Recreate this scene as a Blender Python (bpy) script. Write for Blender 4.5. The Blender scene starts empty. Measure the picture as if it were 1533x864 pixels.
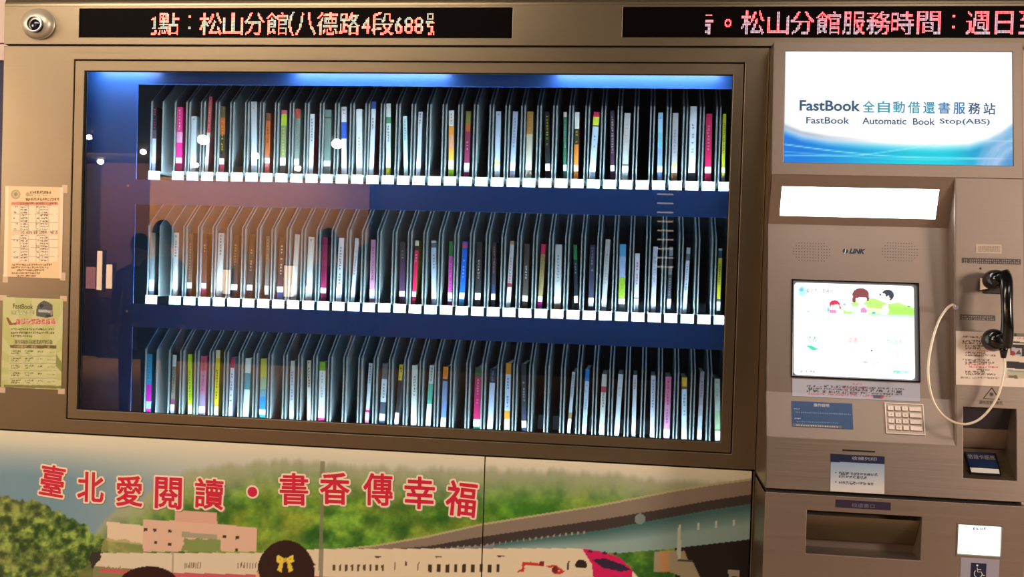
import bpy, bmesh, math, random
import numpy as np
from mathutils import Vector, Matrix

# ---------------------------------------------------------------- camera, world, lights
ZO = 2.01                                    # height of the glass top edge above the floor
YAW, PITCH, ROLL = 0.12537735, -0.01819807, 0.03069482
F = 1502.53
CAM = Vector((0.6548733, -2.5969461, ZO - 0.5121195))
cy_, sy_, cp_, sp_, cr_, sr_ = math.cos(YAW), math.sin(YAW), math.cos(PITCH), math.sin(PITCH), math.cos(ROLL), math.sin(ROLL)
FWD = Vector((-sy_ * cp_, cy_ * cp_, sp_))
_r0 = Vector((cy_, sy_, 0)); _u0 = _r0.cross(FWD)
RIGHT = cr_ * _r0 + sr_ * _u0
UP = -sr_ * _r0 + cr_ * _u0

sc = bpy.context.scene
COL = sc.collection
cd = bpy.data.cameras.new('camera'); cam = bpy.data.objects.new('camera', cd); COL.objects.link(cam)
cd.sensor_width = 36; cd.lens = F / 1533 * 36; cd.clip_start = 0.02
cam.matrix_world = Matrix(((RIGHT.x, UP.x, -FWD.x, CAM.x), (RIGHT.y, UP.y, -FWD.y, CAM.y), (RIGHT.z, UP.z, -FWD.z, CAM.z), (0, 0, 0, 1)))
sc.camera = cam
sc.view_settings.view_transform = 'Standard'; sc.view_settings.look = 'None'
sc.view_settings.exposure = 0.0; sc.view_settings.gamma = 1.0; sc.view_settings.use_curve_mapping = False
w = bpy.data.worlds.new('world'); sc.world = w; w.use_nodes = True
w.node_tree.nodes['Background'].inputs[0].default_value = (0.5, 0.42, 0.36, 1)
w.node_tree.nodes['Background'].inputs[1].default_value = 0.05

def lin(c):
    out = []
    for v in c[:3]:
        v = v / 255.0
        out.append(v / 12.92 if v <= 0.04045 else ((v + 0.055) / 1.055) ** 2.4)
    return tuple(out)

def area(name, loc, target, sx, sy, power, color):
    l = bpy.data.lights.new(name, 'AREA'); l.shape = 'RECTANGLE'; l.size = sx; l.size_y = sy
    l.energy = power; l.color = color
    o = bpy.data.objects.new(name, l); COL.objects.link(o); o.location = loc
    d = (Vector(target) - Vector(loc)).normalized()
    x = Vector((1, 0, 0)); x = (x - d * x.dot(d)).normalized(); y = (-d).cross(x)
    o.matrix_world = Matrix(((x.x, y.x, -d.x, loc[0]), (x.y, y.y, -d.y, loc[1]), (x.z, y.z, -d.z, loc[2]), (0, 0, 0, 1)))
    return o

HALL_Y, HALL_H = -11.7, 2.92
# added fill lamps overhead at machine and kiosk and off to both sides, a washer on the far wall
area('hall_fill_light', (-.9, -1.35, 2.88), (-.7, -0.2, 1.0), 1.8, .5, 44, (1.0, 0.86, 0.70))
area('hall_fill_light', (-4.6, -3.0, 2.3), (-.6, 0, 1.1), 1.4, 1.2, 118, (1.0, 0.79, 0.62))
area('hall_fill_light', (5.0, -3.6, 2.3), (.9, 0, 1.0), 1.2, 1.0, 170, (1.0, 0.84, 0.72))
area('hall_fill_light', (1.7, -1.95, 2.88), (1.6, -1.2, 1.0), 1.0, .6, 12, (1.0, 0.9, 0.82))  # added overhead to brighten the kiosk console
area('wall_washer', (-6.2, -10.2, 2.85), (-6.2, -11.7, 1.9), 5.0, 0.3, 370, (1.0, 0.56, 0.22))
STRIP_W, TOP_W = 9.0, 0.42
# ---------------------------------------------------------------- helpers
class Plane:
    def __init__(s, P, u, v):
        s.P = Vector(P); s.u = Vector(u).normalized(); v = Vector(v)
        s.v = (v - s.u * v.dot(s.u)).normalized(); s.n = s.u.cross(s.v).normalized()
        if s.n.y > 0: s.n = -s.n
    def pt(s, a, b, o=0.0): return s.P + s.u * a + s.v * b + s.n * o
    def off(s, o): return Plane(s.P + s.n * o, s.u, s.v)
    def pix(s, px, py):
        d = RIGHT * ((px - 766.5) / F) + UP * ((432 - py) / F) + FWD
        t = (s.P - CAM).dot(s.n) / d.dot(s.n)
        return CAM + d * t
    def uv(s, px, py):
        q = s.pix(px, py) - s.P
        return q.dot(s.u), q.dot(s.v)
def Y(y): return Plane((0, y, 0), (1, 0, 0), (0, 0, 1))
def at(px, py, y): return Y(y).pix(px, py)
def rq(pl, tl, tr, br, bl):
    a, b, c, d = pl.uv(*tl), pl.uv(*tr), pl.uv(*br), pl.uv(*bl)
    return ((a[0] + d[0]) / 2, (b[0] + c[0]) / 2, (c[1] + d[1]) / 2, (a[1] + b[1]) / 2)     # u0,u1,v0,v1
def rc(pl, x0, y0, x1, y1):
    cx, cyy = (x0 + x1) / 2, (y0 + y1) / 2
    return (pl.uv(x0, cyy)[0], pl.uv(x1, cyy)[0], pl.uv(cx, y1)[1], pl.uv(cx, y0)[1])

ORG = {}
def link(o, parent, org):
    COL.objects.link(o); ORG[o.name] = Vector(org)
    if parent is not None:
        o.parent = parent; o.location = Vector(org) - ORG[parent.name]
    else: o.location = org
    return o
def tag(o, label=None, cat=None, group=None, kind=None):
    if label: o['label'] = label
    if cat: o['category'] = cat
    if group: o['group'] = group
    if kind: o['kind'] = kind
    return o
def empty(name, loc, label, cat, group=None):
    o = bpy.data.objects.new(name, None); o.empty_display_size = 0.05
    link(o, None, loc); return tag(o, label, cat, group)
def mk(name, verts, faces, mats, parent=None, mi=None, smooth=False):
    verts = [Vector(v) for v in verts]
    if parent is not None: org = ORG[parent.name]
    else:
        lo = [min(v[i] for v in verts) for i in range(3)]; hi = [max(v[i] for v in verts) for i in range(3)]
        org = Vector(((lo[0] + hi[0]) / 2, (lo[1] + hi[1]) / 2, lo[2]))
    me = bpy.data.meshes.new(name); me.from_pydata([tuple(v - org) for v in verts], [], faces)
    for m in (mats if isinstance(mats, (list, tuple)) else [mats]): me.materials.append(m)
    if mi is not None: me.polygons.foreach_set('material_index', mi)
    bm = bmesh.new(); bm.from_mesh(me); bmesh.ops.recalc_face_normals(bm, faces=bm.faces); bm.to_mesh(me); bm.free()
    if smooth: me.polygons.foreach_set('use_smooth', [True] * len(me.polygons))
    o = bpy.data.objects.new(name, me)
    return link(o, parent, org)
def bevel(o, w=0.002, seg=2):
    m = o.modifiers.new('b', 'BEVEL'); m.width = w; m.segments = seg; m.limit_method = 'ANGLE'; m.angle_limit = 0.6
    return o
def prism(pts, n, a, b):
    """extrude polygon pts along n from a to b: verts, faces"""
    k = len(pts); V = [p + n * a for p in pts] + [p + n * b for p in pts]
    Fc = [list(range(k)), list(range(2 * k - 1, k - 1, -1))] + [[i, (i + 1) % k, k + (i + 1) % k, k + i] for i in range(k)]
    return V, Fc
def join(parts):
    V, Fc = [], []
    for v, f in parts:
        o = len(V); V += v; Fc += [[i + o for i in g] for g in f]
    return V, Fc
def rect(pl, r, a, b):
    u0, u1, v0, v1 = r
    return prism([pl.pt(u0, v0), pl.pt(u1, v0), pl.pt(u1, v1), pl.pt(u0, v1)], pl.n, a, b)
def slab(name, pl, r, a, b, m, parent=None, bev=0):
    v, f = rect(pl, r, a, b); o = mk(name, v, f, m, parent)
    if bev: bevel(o, bev)
    return o
def poly(name, pl, pts, a, b, m, parent=None):
    v, f = prism([pl.pix(*p) for p in pts], pl.n, a, b); return mk(name, v, f, m, parent)
def ring(pl, r, q, a, b):
    """frame between outer rect r and inner rect q"""
    O = [(r[0], r[2]), (r[1], r[2]), (r[1], r[3]), (r[0], r[3])]; I = [(q[0], q[2]), (q[1], q[2]), (q[1], q[3]), (q[0], q[3])]
    V = [pl.pt(x, y, a) for x, y in O + I] + [pl.pt(x, y, b) for x, y in O + I]; Fc = []
    for i in range(4):
        j = (i + 1) % 4
        Fc += [[i, j, 4 + j, 4 + i], [8 + i, 12 + i, 12 + j, 8 + j], [i, 8 + i, 8 + j, j], [4 + i, 4 + j, 12 + j, 12 + i]]
    return V, Fc
def holed(pl, r, holes, a, b):
    """rectangle r with rectangular holes, as one slab made of cells"""
    xs = sorted({r[0], r[1]} | {h[0] for h in holes} | {h[1] for h in holes}); zs = sorted({r[2], r[3]} | {h[2] for h in holes} | {h[3] for h in holes})
    xs = [x for x in xs if r[0] <= x <= r[1]]; zs = [z for z in zs if r[2] <= z <= r[3]]
    solid = lambda i, j: 0 <= i < len(xs) - 1 and 0 <= j < len(zs) - 1 and not any(h[0] < (xs[i] + xs[i + 1]) / 2 < h[1] and h[2] < (zs[j] + zs[j + 1]) / 2 < h[3] for h in holes)
    V = []; Fc = []; idx = {}
    def vid(i, j, k):
        if (i, j, k) not in idx:
            idx[(i, j, k)] = len(V); V.append(pl.pt(xs[i], zs[j], a if k == 0 else b))
        return idx[(i, j, k)]
    for i in range(len(xs) - 1):
        for j in range(len(zs) - 1):
            if not solid(i, j): continue
            for k in (0, 1): Fc.append([vid(i, j, k), vid(i + 1, j, k), vid(i + 1, j + 1, k), vid(i, j + 1, k)])
            if not solid(i - 1, j): Fc.append([vid(i, j, 0), vid(i, j + 1, 0), vid(i, j + 1, 1), vid(i, j, 1)])
            if not solid(i + 1, j): Fc.append([vid(i + 1, j, 0), vid(i + 1, j + 1, 0), vid(i + 1, j + 1, 1), vid(i + 1, j, 1)])
            if not solid(i, j - 1): Fc.append([vid(i, j, 0), vid(i + 1, j, 0), vid(i + 1, j, 1), vid(i, j, 1)])
            if not solid(i, j + 1): Fc.append([vid(i, j + 1, 0), vid(i + 1, j + 1, 0), vid(i + 1, j + 1, 1), vid(i, j + 1, 1)])
    return V, Fc
def lathe(prof, C, axis, n=32, caps=True):
    """prof: (distance along axis, radius)"""
    axis = Vector(axis).normalized(); a = axis.orthogonal().normalized(); b = axis.cross(a)
    V, Fc = [], []
    for d, r in prof:
        for i in range(n):
            t = 2 * math.pi * i / n; V.append(Vector(C) + axis * d + (a * math.cos(t) + b * math.sin(t)) * r)
    for j in range(len(prof) - 1):
        for i in range(n): Fc.append([j * n + i, j * n + (i + 1) % n, (j + 1) * n + (i + 1) % n, (j + 1) * n + i])
    if caps: Fc.append(list(range(n))); Fc.append([(len(prof) - 1) * n + i for i in range(n)][::-1])
    return V, Fc
def tube(pts, rad, n=10):
    """smooth tube; rad is a number or a list"""
    pts = [Vector(p) for p in pts]; V, Fc = [], []; prev = None
    for i, p in enumerate(pts):
        t = (pts[min(i + 1, len(pts) - 1)] - pts[max(i - 1, 0)]).normalized()
        a = t.orthogonal().normalized() if prev is None else (prev - t * prev.dot(t)).normalized()
        prev = a; b = t.cross(a); r = rad[i] if isinstance(rad, list) else rad
        ra, rb = r if isinstance(r, tuple) else (r, r)
        for k in range(n):
            q = 2 * math.pi * k / n; V.append(p + a * math.cos(q) * ra + b * math.sin(q) * rb)
    for i in range(len(pts) - 1):
        for k in range(n): Fc.append([i * n + k, i * n + (k + 1) % n, (i + 1) * n + (k + 1) % n, (i + 1) * n + k])
    Fc.append(list(range(n))); Fc.append([(len(pts) - 1) * n + k for k in range(n)][::-1])
    return V, Fc
def spline(P, k=8):
    P = [Vector(p) for p in P]; out = []
    for i in range(len(P) - 1):
        p0, p1, p2, p3 = P[max(i - 1, 0)], P[i], P[i + 1], P[min(i + 2, len(P) - 1)]
        for j in range(k):
            t = j / k; out.append(0.5 * ((2 * p1) + (p2 - p0) * t + (2 * p0 - 5 * p1 + 4 * p2 - p3) * t * t + (3 * p1 - p0 - 3 * p2 + p3) * t ** 3))
    return out + [P[-1]]
def extend(o, m): o.data.materials.append(m)

# ---------------------------------------------------------------- materials
_M = {}
def mat(name, c, rough=0.5, metal=0.0, emit=0.0, spec=0.5, noise=0.0, scale=30.0, alpha=None):
    if name in _M: return _M[name]
    m = bpy.data.materials.new(name); m.use_nodes = True; nt = m.node_tree; b = nt.nodes['Principled BSDF']
    col = lin(c) + (1,)
    b.inputs['Base Color'].default_value = col; b.inputs['Roughness'].default_value = rough; b.inputs['Metallic'].default_value = metal
    b.inputs['Specular IOR Level'].default_value = spec
    if emit:
        b.inputs['Emission Color'].default_value = col; b.inputs['Emission Strength'].default_value = emit
    if noise:
        tc = nt.nodes.new('ShaderNodeTexCoord'); n = nt.nodes.new('ShaderNodeTexNoise'); n.inputs['Scale'].default_value = scale; n.inputs['Detail'].default_value = 4
        r = nt.nodes.new('ShaderNodeMix'); r.data_type = 'RGBA'; r.blend_type = 'MULTIPLY'; r.inputs[0].default_value = 1.0
        mr = nt.nodes.new('ShaderNodeMapRange'); mr.inputs[3].default_value = 1 - noise; mr.inputs[4].default_value = 1 + noise
        nt.links.new(tc.outputs['Object'], n.inputs['Vector']); nt.links.new(n.outputs['Fac'], mr.inputs[0])
        r.inputs[6].default_value = col; nt.links.new(mr.outputs[0], r.inputs[7]); nt.links.new(r.outputs[2], b.inputs['Base Color'])
    _M[name] = m; return m
def steel(name, c, rough=0.33, vert=False):
    if name in _M: return _M[name]
    m = bpy.data.materials.new(name); m.use_nodes = True; nt = m.node_tree; b = nt.nodes['Principled BSDF']
    b.inputs['Metallic'].default_value = 0.9
    tc = nt.nodes.new('ShaderNodeTexCoord'); mp = nt.nodes.new('ShaderNodeMapping')
    mp.inputs['Scale'].default_value = (400, 60, 3) if vert else (3, 60, 400)
    n = nt.nodes.new('ShaderNodeTexNoise'); n.inputs['Scale'].default_value = 1.0; n.inputs['Detail'].default_value = 3
    nt.links.new(tc.outputs['Object'], mp.inputs[0]); nt.links.new(mp.outputs[0], n.inputs['Vector'])
    n2 = nt.nodes.new('ShaderNodeTexNoise'); n2.inputs['Scale'].default_value = 3.0; n2.inputs['Detail'].default_value = 5
    nt.links.new(tc.outputs['Object'], n2.inputs['Vector'])
    ad = nt.nodes.new('ShaderNodeMath'); ad.operation = 'MULTIPLY_ADD'; ad.inputs[1].default_value = 0.35; nt.links.new(n.outputs['Fac'], ad.inputs[0])
    nt.links.new(n2.outputs['Fac'], ad.inputs[2])
    cr = nt.nodes.new('ShaderNodeMapRange'); cr.inputs[1].default_value = 0.3; cr.inputs[2].default_value = 1.0; cr.inputs[3].default_value = 0.9; cr.inputs[4].default_value = 1.1
    nt.links.new(ad.outputs[0], cr.inputs[0])
    mx = nt.nodes.new('ShaderNodeMix'); mx.data_type = 'RGBA'; mx.blend_type = 'MULTIPLY'; mx.inputs[0].default_value = 1; mx.inputs[6].default_value = lin(c) + (1,)
    nt.links.new(cr.outputs[0], mx.inputs[7]); nt.links.new(mx.outputs[2], b.inputs['Base Color'])
    rr = nt.nodes.new('ShaderNodeMapRange'); rr.inputs[3].default_value = rough - 0.05; rr.inputs[4].default_value = rough + 0.08
    nt.links.new(n.outputs['Fac'], rr.inputs[0]); nt.links.new(rr.outputs[0], b.inputs['Roughness'])
    bp = nt.nodes.new('ShaderNodeBump'); bp.inputs['Strength'].default_value = 0.12; bp.inputs['Distance'].default_value = 0.0006
    nt.links.new(n.outputs['Fac'], bp.inputs['Height']); nt.links.new(bp.outputs[0], b.inputs['Normal'])
    _M[name] = m; return m
def glass(name, tint=(1, 1, 1), ior=1.5):
    if name in _M: return _M[name]
    m = bpy.data.materials.new(name); m.use_nodes = True; nt = m.node_tree
    for n in list(nt.nodes): nt.nodes.remove(n)
    o = nt.nodes.new('ShaderNodeOutputMaterial'); mx = nt.nodes.new('ShaderNodeMixShader'); t = nt.nodes.new('ShaderNodeBsdfTransparent'); g = nt.nodes.new('ShaderNodeBsdfGlossy')
    f = nt.nodes.new('ShaderNodeFresnel'); f.inputs[0].default_value = ior; g.inputs['Roughness'].default_value = 0.0; t.inputs[0].default_value = tint + (1,)
    nt.links.new(f.outputs[0], mx.inputs[0]); nt.links.new(t.outputs[0], mx.inputs[1]); nt.links.new(g.outputs[0], mx.inputs[2]); nt.links.new(mx.outputs[0], o.inputs[0])
    _M[name] = m; return m
def printmat(name, rough=0.35, emit=0.0, mult=1.0, spec=0.4):
    """print whose colour sits in the mesh's colour attribute"""
    if name in _M: return _M[name]
    m = bpy.data.materials.new(name); m.use_nodes = True; nt = m.node_tree; b = nt.nodes['Principled BSDF']
    a = nt.nodes.new('ShaderNodeVertexColor'); a.layer_name = 'print'; b.inputs['Roughness'].default_value = rough; b.inputs['Specular IOR Level'].default_value = spec
    if emit:
        b.inputs['Base Color'].default_value = (0.02, 0.02, 0.02, 1); nt.links.new(a.outputs[0], b.inputs['Emission Color']); b.inputs['Emission Strength'].default_value = emit
    else:
        nt.links.new(a.outputs[0], b.inputs['Base Color'])
    _M[name] = m; return m

STEEL = steel('brushed_steel', (142, 127, 103))
STEELV = steel('brushed_steel_upright', (148, 133, 110), vert=True)
STEELK = steel('brushed_steel_kiosk', (156, 139, 126), rough=.42)
GAP = mat('dark_gap', (14, 10, 8), 0.8)
BLACK = mat('black_gloss', (8, 8, 9), 0.15)
BLUE = mat('blue_enamel', (62, 116, 208), 0.38, noise=0.06, scale=8)
PLATE = mat('slot_grey_metal', (150, 158, 160), 0.45, metal=0.25)
DARK = mat('dark_interior', (17, 24, 32), 0.7, noise=0.2, scale=5)
TAGW = mat('tag_white', (150, 158, 162), 0.6)
INK = mat('tag_ink', (36, 48, 62), 0.6)
WHITE = mat('paper_white', (225, 222, 212), 0.6)
NAVY = mat('navy_print', (22, 30, 62), 0.4)
BLK = mat('black_print', (30, 26, 24), 0.6)
CREAM = mat('cream_print', (236, 216, 186), 0.4)
RED = mat('red_print', (206, 30, 62), 0.4)

# ---------------------------------------------------------------- text
_fontcache = {}
def glyphs(body, bold=0.0, shear=0.0, spacing=1.0):
    key = (body, bold, shear, spacing)
    if key in _fontcache: return _fontcache[key]
    cu = bpy.data.curves.new('t', 'FONT'); cu.body = body; cu.offset = bold; cu.shear = shear; cu.resolution_u = 3; cu.space_character = spacing
    o = bpy.data.objects.new('t', cu); COL.objects.link(o); bpy.context.view_layer.update()
    me = bpy.data.meshes.new_from_object(o.evaluated_get(bpy.context.evaluated_depsgraph_get()))
    V = np.array([v.co[:2] for v in me.vertices]) if len(me.vertices) else np.zeros((0, 2)); Fc = [list(p.vertices) for p in me.polygons]
    bpy.data.objects.remove(o); bpy.data.curves.remove(cu); bpy.data.meshes.remove(me)
    _fontcache[key] = (V, Fc); return V, Fc
def text(name, body, pl, x0, y0, x1, y1, m, parent=None, bold=0.0, out=0.0006, rot=0.0, shear=0.0, vert=False, pad=0.0, spacing=1.0, slope=None):
    """writing that fills the pixel box x0..x1, y0..y1 on plane pl"""
    V, Fc = glyphs(body, bold, shear, spacing)
    lo, hi = V.min(0), V.max(0); c = (lo + hi) / 2; s = hi - lo
    u0, u1, v0, v1 = rc(pl, x0 - pad, y0 - pad, x1 + pad, y1 + pad); C = pl.uv((x0 + x1) / 2, (y0 + y1) / 2)
    W, H = u1 - u0, v1 - v0
    if vert: W, H = H, W
    k = V - c; k = k / s * [W, H]
    if vert: rot = rot - math.pi / 2
    cs, sn = math.cos(rot), math.sin(rot)
    X = k[:, 0] * cs - k[:, 1] * sn; Z = k[:, 0] * sn + k[:, 1] * cs
    return mk(name, [pl.pt(C[0] + a, C[1] + b, out) for a, b in zip(X, Z)], Fc, m, parent)
def marks(name, pl, x0, y0, x1, y1, m, parent, rows=1, cols=8, fill=0.75, vert=False, out=0.0006, seed=0, gap=0.0, slope=0.0):
    """writing too small to read: a row or column of little stroke clusters"""
    rnd = random.Random(seed + int(x0 * 7 + y0 * 13)); V, Fc = [], []
    cw, ch = (x1 - x0) / cols, (y1 - y0) / rows
    for r in range(rows):
        for c in range(cols):
            if rnd.random() < gap: continue
            bx, by = x0 + c * cw + cw * (1 - fill) / 2, y0 + r * ch + ch * (1 - fill) / 2 + slope * (c * cw)
            w_, h_ = cw * fill, ch * fill
            for k in range(5):
                if rnd.random() < 0.5: a, b, cc, d = rnd.uniform(0, .2), rnd.uniform(0, .8), rnd.uniform(.7, 1), 0
                else: a, b, cc, d = rnd.uniform(0, .8), rnd.uniform(0, .2), 0, rnd.uniform(.7, 1)
                t = 0.17
                q = [(bx + a * w_, by + b * h_), (bx + max(cc, a + t) * w_ if cc else bx + (a + t) * w_, by + b * h_),
                     (bx + max(cc, a + t) * w_ if cc else bx + (a + t) * w_, by + (max(d, b + t) if d else b + t) * h_), (bx + a * w_, by + (max(d, b + t) if d else b + t) * h_)]
                o = len(V); V += [pl.pix(*p) + pl.n * out for p in q]; Fc.append([o, o + 1, o + 2, o + 3])
    if not V: return None
    return mk(name, V, Fc, m, parent)

# ---------------------------------------------------------------- painting prints on a grid
def fbm(x, y, seed=0, oct=4):
    rs = np.random.RandomState(seed); G = rs.rand(64, 64); out = 0; amp = 1; tot = 0
    for o in range(oct):
        xi, yi = np.floor(x).astype(int), np.floor(y).astype(int); fx, fy = x - xi, y - yi
        fx = fx * fx * (3 - 2 * fx); fy = fy * fy * (3 - 2 * fy)
        g = lambda a, b: G[a % 64, b % 64]
        v = (g(xi, yi) * (1 - fx) + g(xi + 1, yi) * fx) * (1 - fy) + (g(xi, yi + 1) * (1 - fx) + g(xi + 1, yi + 1) * fx) * fy
        out = out + v * amp; tot += amp; amp *= 0.55; x = x * 2 + 17.3; y = y * 2 + 5.1
    return out / tot
class Paint:
    def __init__(s, X, Y_, c): s.X, s.Y = X, Y_; s.C = np.ones(X.shape + (3,)) * np.array(c, float)
    def mix(s, a, c):
        a = np.clip(a, 0, 1)[..., None]; s.C = s.C * (1 - a) + np.asarray(c, float) * a
    def inside(s, pts, wob=0, seed=1, sc_=0.15):
        X, Y_ = s.X, s.Y
        if wob: X = X + (fbm(s.X * sc_, s.Y * sc_, seed) - .5) * wob * 2; Y_ = Y_ + (fbm(s.X * sc_, s.Y * sc_, seed + 7) - .5) * wob * 2
        r = np.zeros(X.shape, bool); n = len(pts)
        for i in range(n):
            (x0, y0), (x1, y1) = pts[i], pts[(i + 1) % n]
            if y0 == y1: continue
            r ^= ((y0 > Y_) != (y1 > Y_)) & (X < (x1 - x0) * (Y_ - y0) / (y1 - y0) + x0)
        return r.astype(float)
    def poly(s, pts, c, a=1.0, wob=0, seed=1, sc_=0.15): s.mix(s.inside(pts, wob, seed, sc_) * a, c)
    def ell(s, cx, cy, rx, ry, c, a=1.0, soft=0.0):
        d = np.sqrt(((s.X - cx) / rx) ** 2 + ((s.Y - cy) / ry) ** 2)
        s.mix(a * (np.clip((1 + soft - d) / (soft + 1e-6), 0, 1) if soft else (d < 1)), c)
    def row(s, x0, y0, x1, y1, c, n, seed=0, a=0.8, slope=0.0, gaps=0.0):
        """a line of unreadable small writing"""
        t = (s.X - x0) / (x1 - x0); yy = s.Y - slope * (s.X - x0)
        ins = (t > 0) & (t < 1) & (yy > y0) & (yy < y1)
        k = np.floor(t * n); f = (t * n) % 1
        h = fbm(s.X * 1.1 + seed, s.Y * 1.1 + seed * 3, seed % 50, 2)
        keep = (np.sin(k * 12.9898 + seed) * 43758.5453 % 1) > gaps
        s.mix(a * (ins & (f > .14) & (h > .42) & keep), c)
def grid_print(name, pl, r, step, fn, m, parent=None, out=0.0, back=0.004):
    """slab whose front face is a fine grid coloured by fn(px, py) in the photograph's pixels"""
    u0, u1, v0, v1 = r; nx = max(2, int((u1 - u0) / step)); ny = max(2, int((v1 - v0) / step))
    us = np.linspace(u0, u1, nx + 1); vs = np.linspace(v0, v1, ny + 1); U, Vv = np.meshgrid(us, vs)
    P = np.array(pl.P)[None, None] + U[..., None] * np.array(pl.u) + Vv[..., None] * np.array(pl.v) + np.array(pl.n) * out
    D = P - np.array(CAM); z = D @ np.array(FWD); X = 766.5 + F * (D @ np.array(RIGHT)) / z; Y_ = 432 - F * (D @ np.array(UP)) / z
    C = fn(X, Y_) / 255.0; C = np.clip(C, 0, None); C = np.where(C <= 0.04045, C / 12.92, ((C + 0.055) / 1.055) ** 2.4)
    org = np.array(ORG[parent.name]) if parent is not None else P.reshape(-1, 3).mean(0)
    if parent is None: org[2] = P[..., 2].min()
    n = (nx + 1) * (ny + 1); idx = np.arange(n).reshape(ny + 1, nx + 1)
    q = np.stack([idx[:-1, :-1], idx[:-1, 1:], idx[1:, 1:], idx[1:, :-1]], -1).reshape(-1, 4)
    verts = P.reshape(-1, 3) - org
    cor = [(u0, v0), (u1, v0), (u1, v1), (u0, v1)]
    bk = np.array([list(pl.pt(a, b, out - back)) for a, b in cor]) - org
    V = np.vstack([verts, bk]); ci = [idx[0, 0], idx[0, -1], idx[-1, -1], idx[-1, 0]]
    extra = [[n + 3, n + 2, n + 1, n]] + [[int(ci[(i + 1) % 4]), int(ci[i]), n + i, n + (i + 1) % 4] for i in range(4)]
    me = bpy.data.meshes.new(name); me.from_pydata(V.tolist(), [], q.tolist() + extra); me.materials.append(m)
    at_ = me.color_attributes.new('print', 'FLOAT_COLOR', 'POINT')
    cc = np.ones((len(V), 4)); cc[:n, :3] = C.reshape(-1, 3); cc[n:, :3] = C.reshape(-1, 3)[ci]
    at_.data.foreach_set('color', cc.astype(np.float32).ravel())
    o = bpy.data.objects.new(name, me); return link(o, parent, Vector(org))

# ---------------------------------------------------------------- the hall
def struct(name, V, Fc, m): o = mk(name, V, Fc, m); o['kind'] = 'structure'; return o
def box(lo, hi):
    x0, y0, z0 = lo; x1, y1, z1 = hi
    V = [Vector(p) for p in ((x0, y0, z0), (x1, y0, z0), (x1, y1, z0), (x0, y1, z0), (x0, y0, z1), (x1, y0, z1), (x1, y1, z1), (x0, y1, z1))]
    return V, [[0, 3, 2, 1], [4, 5, 6, 7], [0, 1, 5, 4], [1, 2, 6, 5], [2, 3, 7, 6], [3, 0, 4, 7]]
XL, XR = -1.1147, 0.9626                      # the book cabinet's sides
KXR = at(1531, 63, -0.07).x                   # the kiosk's right side
TOPZ = at(766, -4, 0).z
WFLOOR = mat('granite_floor', (196, 174, 150), 0.45, noise=0.15, scale=60)
WTAN = mat('tan_wall', (190, 150, 110), 0.6, noise=0.05, scale=2)
WPALE = mat('pale_wall', (200, 185, 170), 0.7, noise=0.05, scale=2)
WDIM = mat('grey_wall', (70, 66, 66), 0.7, noise=0.1, scale=2)
CEIL = mat('ceiling_grey', (52, 48, 48), 0.8)
struct('floor', *box((-9, HALL_Y - .1, -.1), (6, 0.9, 0)), WFLOOR)
struct('ceiling', *box((-9, HALL_Y - .1, HALL_H), (6, 0.9, HALL_H + .1)), CEIL)
struct('wall_left', *box((-9.1, HALL_Y, 0), (-9, 0.05, HALL_H)), WPALE)
struct('wall_right', *box((6, HALL_Y, 0), (6.1, 0.05, HALL_H)), WDIM)
struct('wall_back', *box((-9, HALL_Y - .1, 0), (6, HALL_Y, HALL_H)), WDIM)
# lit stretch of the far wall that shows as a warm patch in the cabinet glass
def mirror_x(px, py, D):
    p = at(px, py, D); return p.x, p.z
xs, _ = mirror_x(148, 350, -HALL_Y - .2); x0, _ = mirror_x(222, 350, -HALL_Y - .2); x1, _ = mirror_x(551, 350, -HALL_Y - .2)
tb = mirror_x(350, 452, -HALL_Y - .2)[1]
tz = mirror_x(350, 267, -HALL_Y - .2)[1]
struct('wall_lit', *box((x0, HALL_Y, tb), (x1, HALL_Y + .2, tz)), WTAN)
struct('wall_dimmed', *box((xs, HALL_Y, tb), (x0 - .01, HALL_Y + .19, HALL_H)), mat('plum_wall_dimmed', (104, 74, 92), .7))  # dimmer stretch of wall; the weaker light is put into its darker colour
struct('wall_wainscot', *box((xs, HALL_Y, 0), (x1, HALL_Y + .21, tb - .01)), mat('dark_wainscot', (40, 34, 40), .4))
# wall the machine stands in: pale upper part, dark glassy lower part left of it
zt = at(3, 65, 0.03).z; zb = at(2, 90, 0.03).z
WPINK = mat('pale_pink_wall', (205, 180, 168), 0.6)
WNAVY = mat('dark_navy_panel', (34, 32, 66), 0.2)
struct('wall_front', *join([box((-9, 0.03, zt + .002), (XL - .004, 0.1, HALL_H)), box((KXR + .02, 0.03, 0), (6, 0.1, HALL_H)), box((XL, 0.07, TOPZ + .04), (KXR, 0.1, HALL_H))]), WPINK)
struct('trim_1', *box((-9, 0.03, zb), (XL - .004, 0.1, zt - .002)), WPINK)
struct('trim_2', *box((-9, 0.035, 0), (XL - .004, 0.1, zb - .002)), WNAVY)
struct('wall_rear', *box((-9, 0.8, 0), (6, 0.9, HALL_H)), WDIM)
# lit shop signs and a ladder of light tubes across the hall, mirrored in the glass
def far(name, q, D, label, cat, m, group=None):
    a, b, c, d = q; p0 = at(a, d, D); p1 = at(c, b, D); y = -D
    e = empty(name, ((p0.x + p1.x) / 2, y, p0.z), label, cat, group)
    mk('lit_face', *box((p0.x, y, p0.z), (p1.x, y + .02, p1.z)), m, e); mk('housing', *box((p0.x - .02, y - .08, p0.z - .02), (p1.x + .02, y - .001, p1.z + .02)), mat('sign_housing', (40, 36, 36), .5), e)
SGL = mat('shop_sign_glow', (255, 214, 170), .5, emit=7); SGP = mat('shop_sign_pink', (214, 150, 150), .5, emit=2.2)
far('lit_sign', (144, 376, 152, 434), 10.8, 'narrow bright shop sign mirrored low on the blue side panel', 'sign', SGL)
far('lit_sign', (158, 396, 167, 432), 11.1, 'second bright shop sign mirrored on the blue side panel, shorter', 'sign', SGL)
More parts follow.
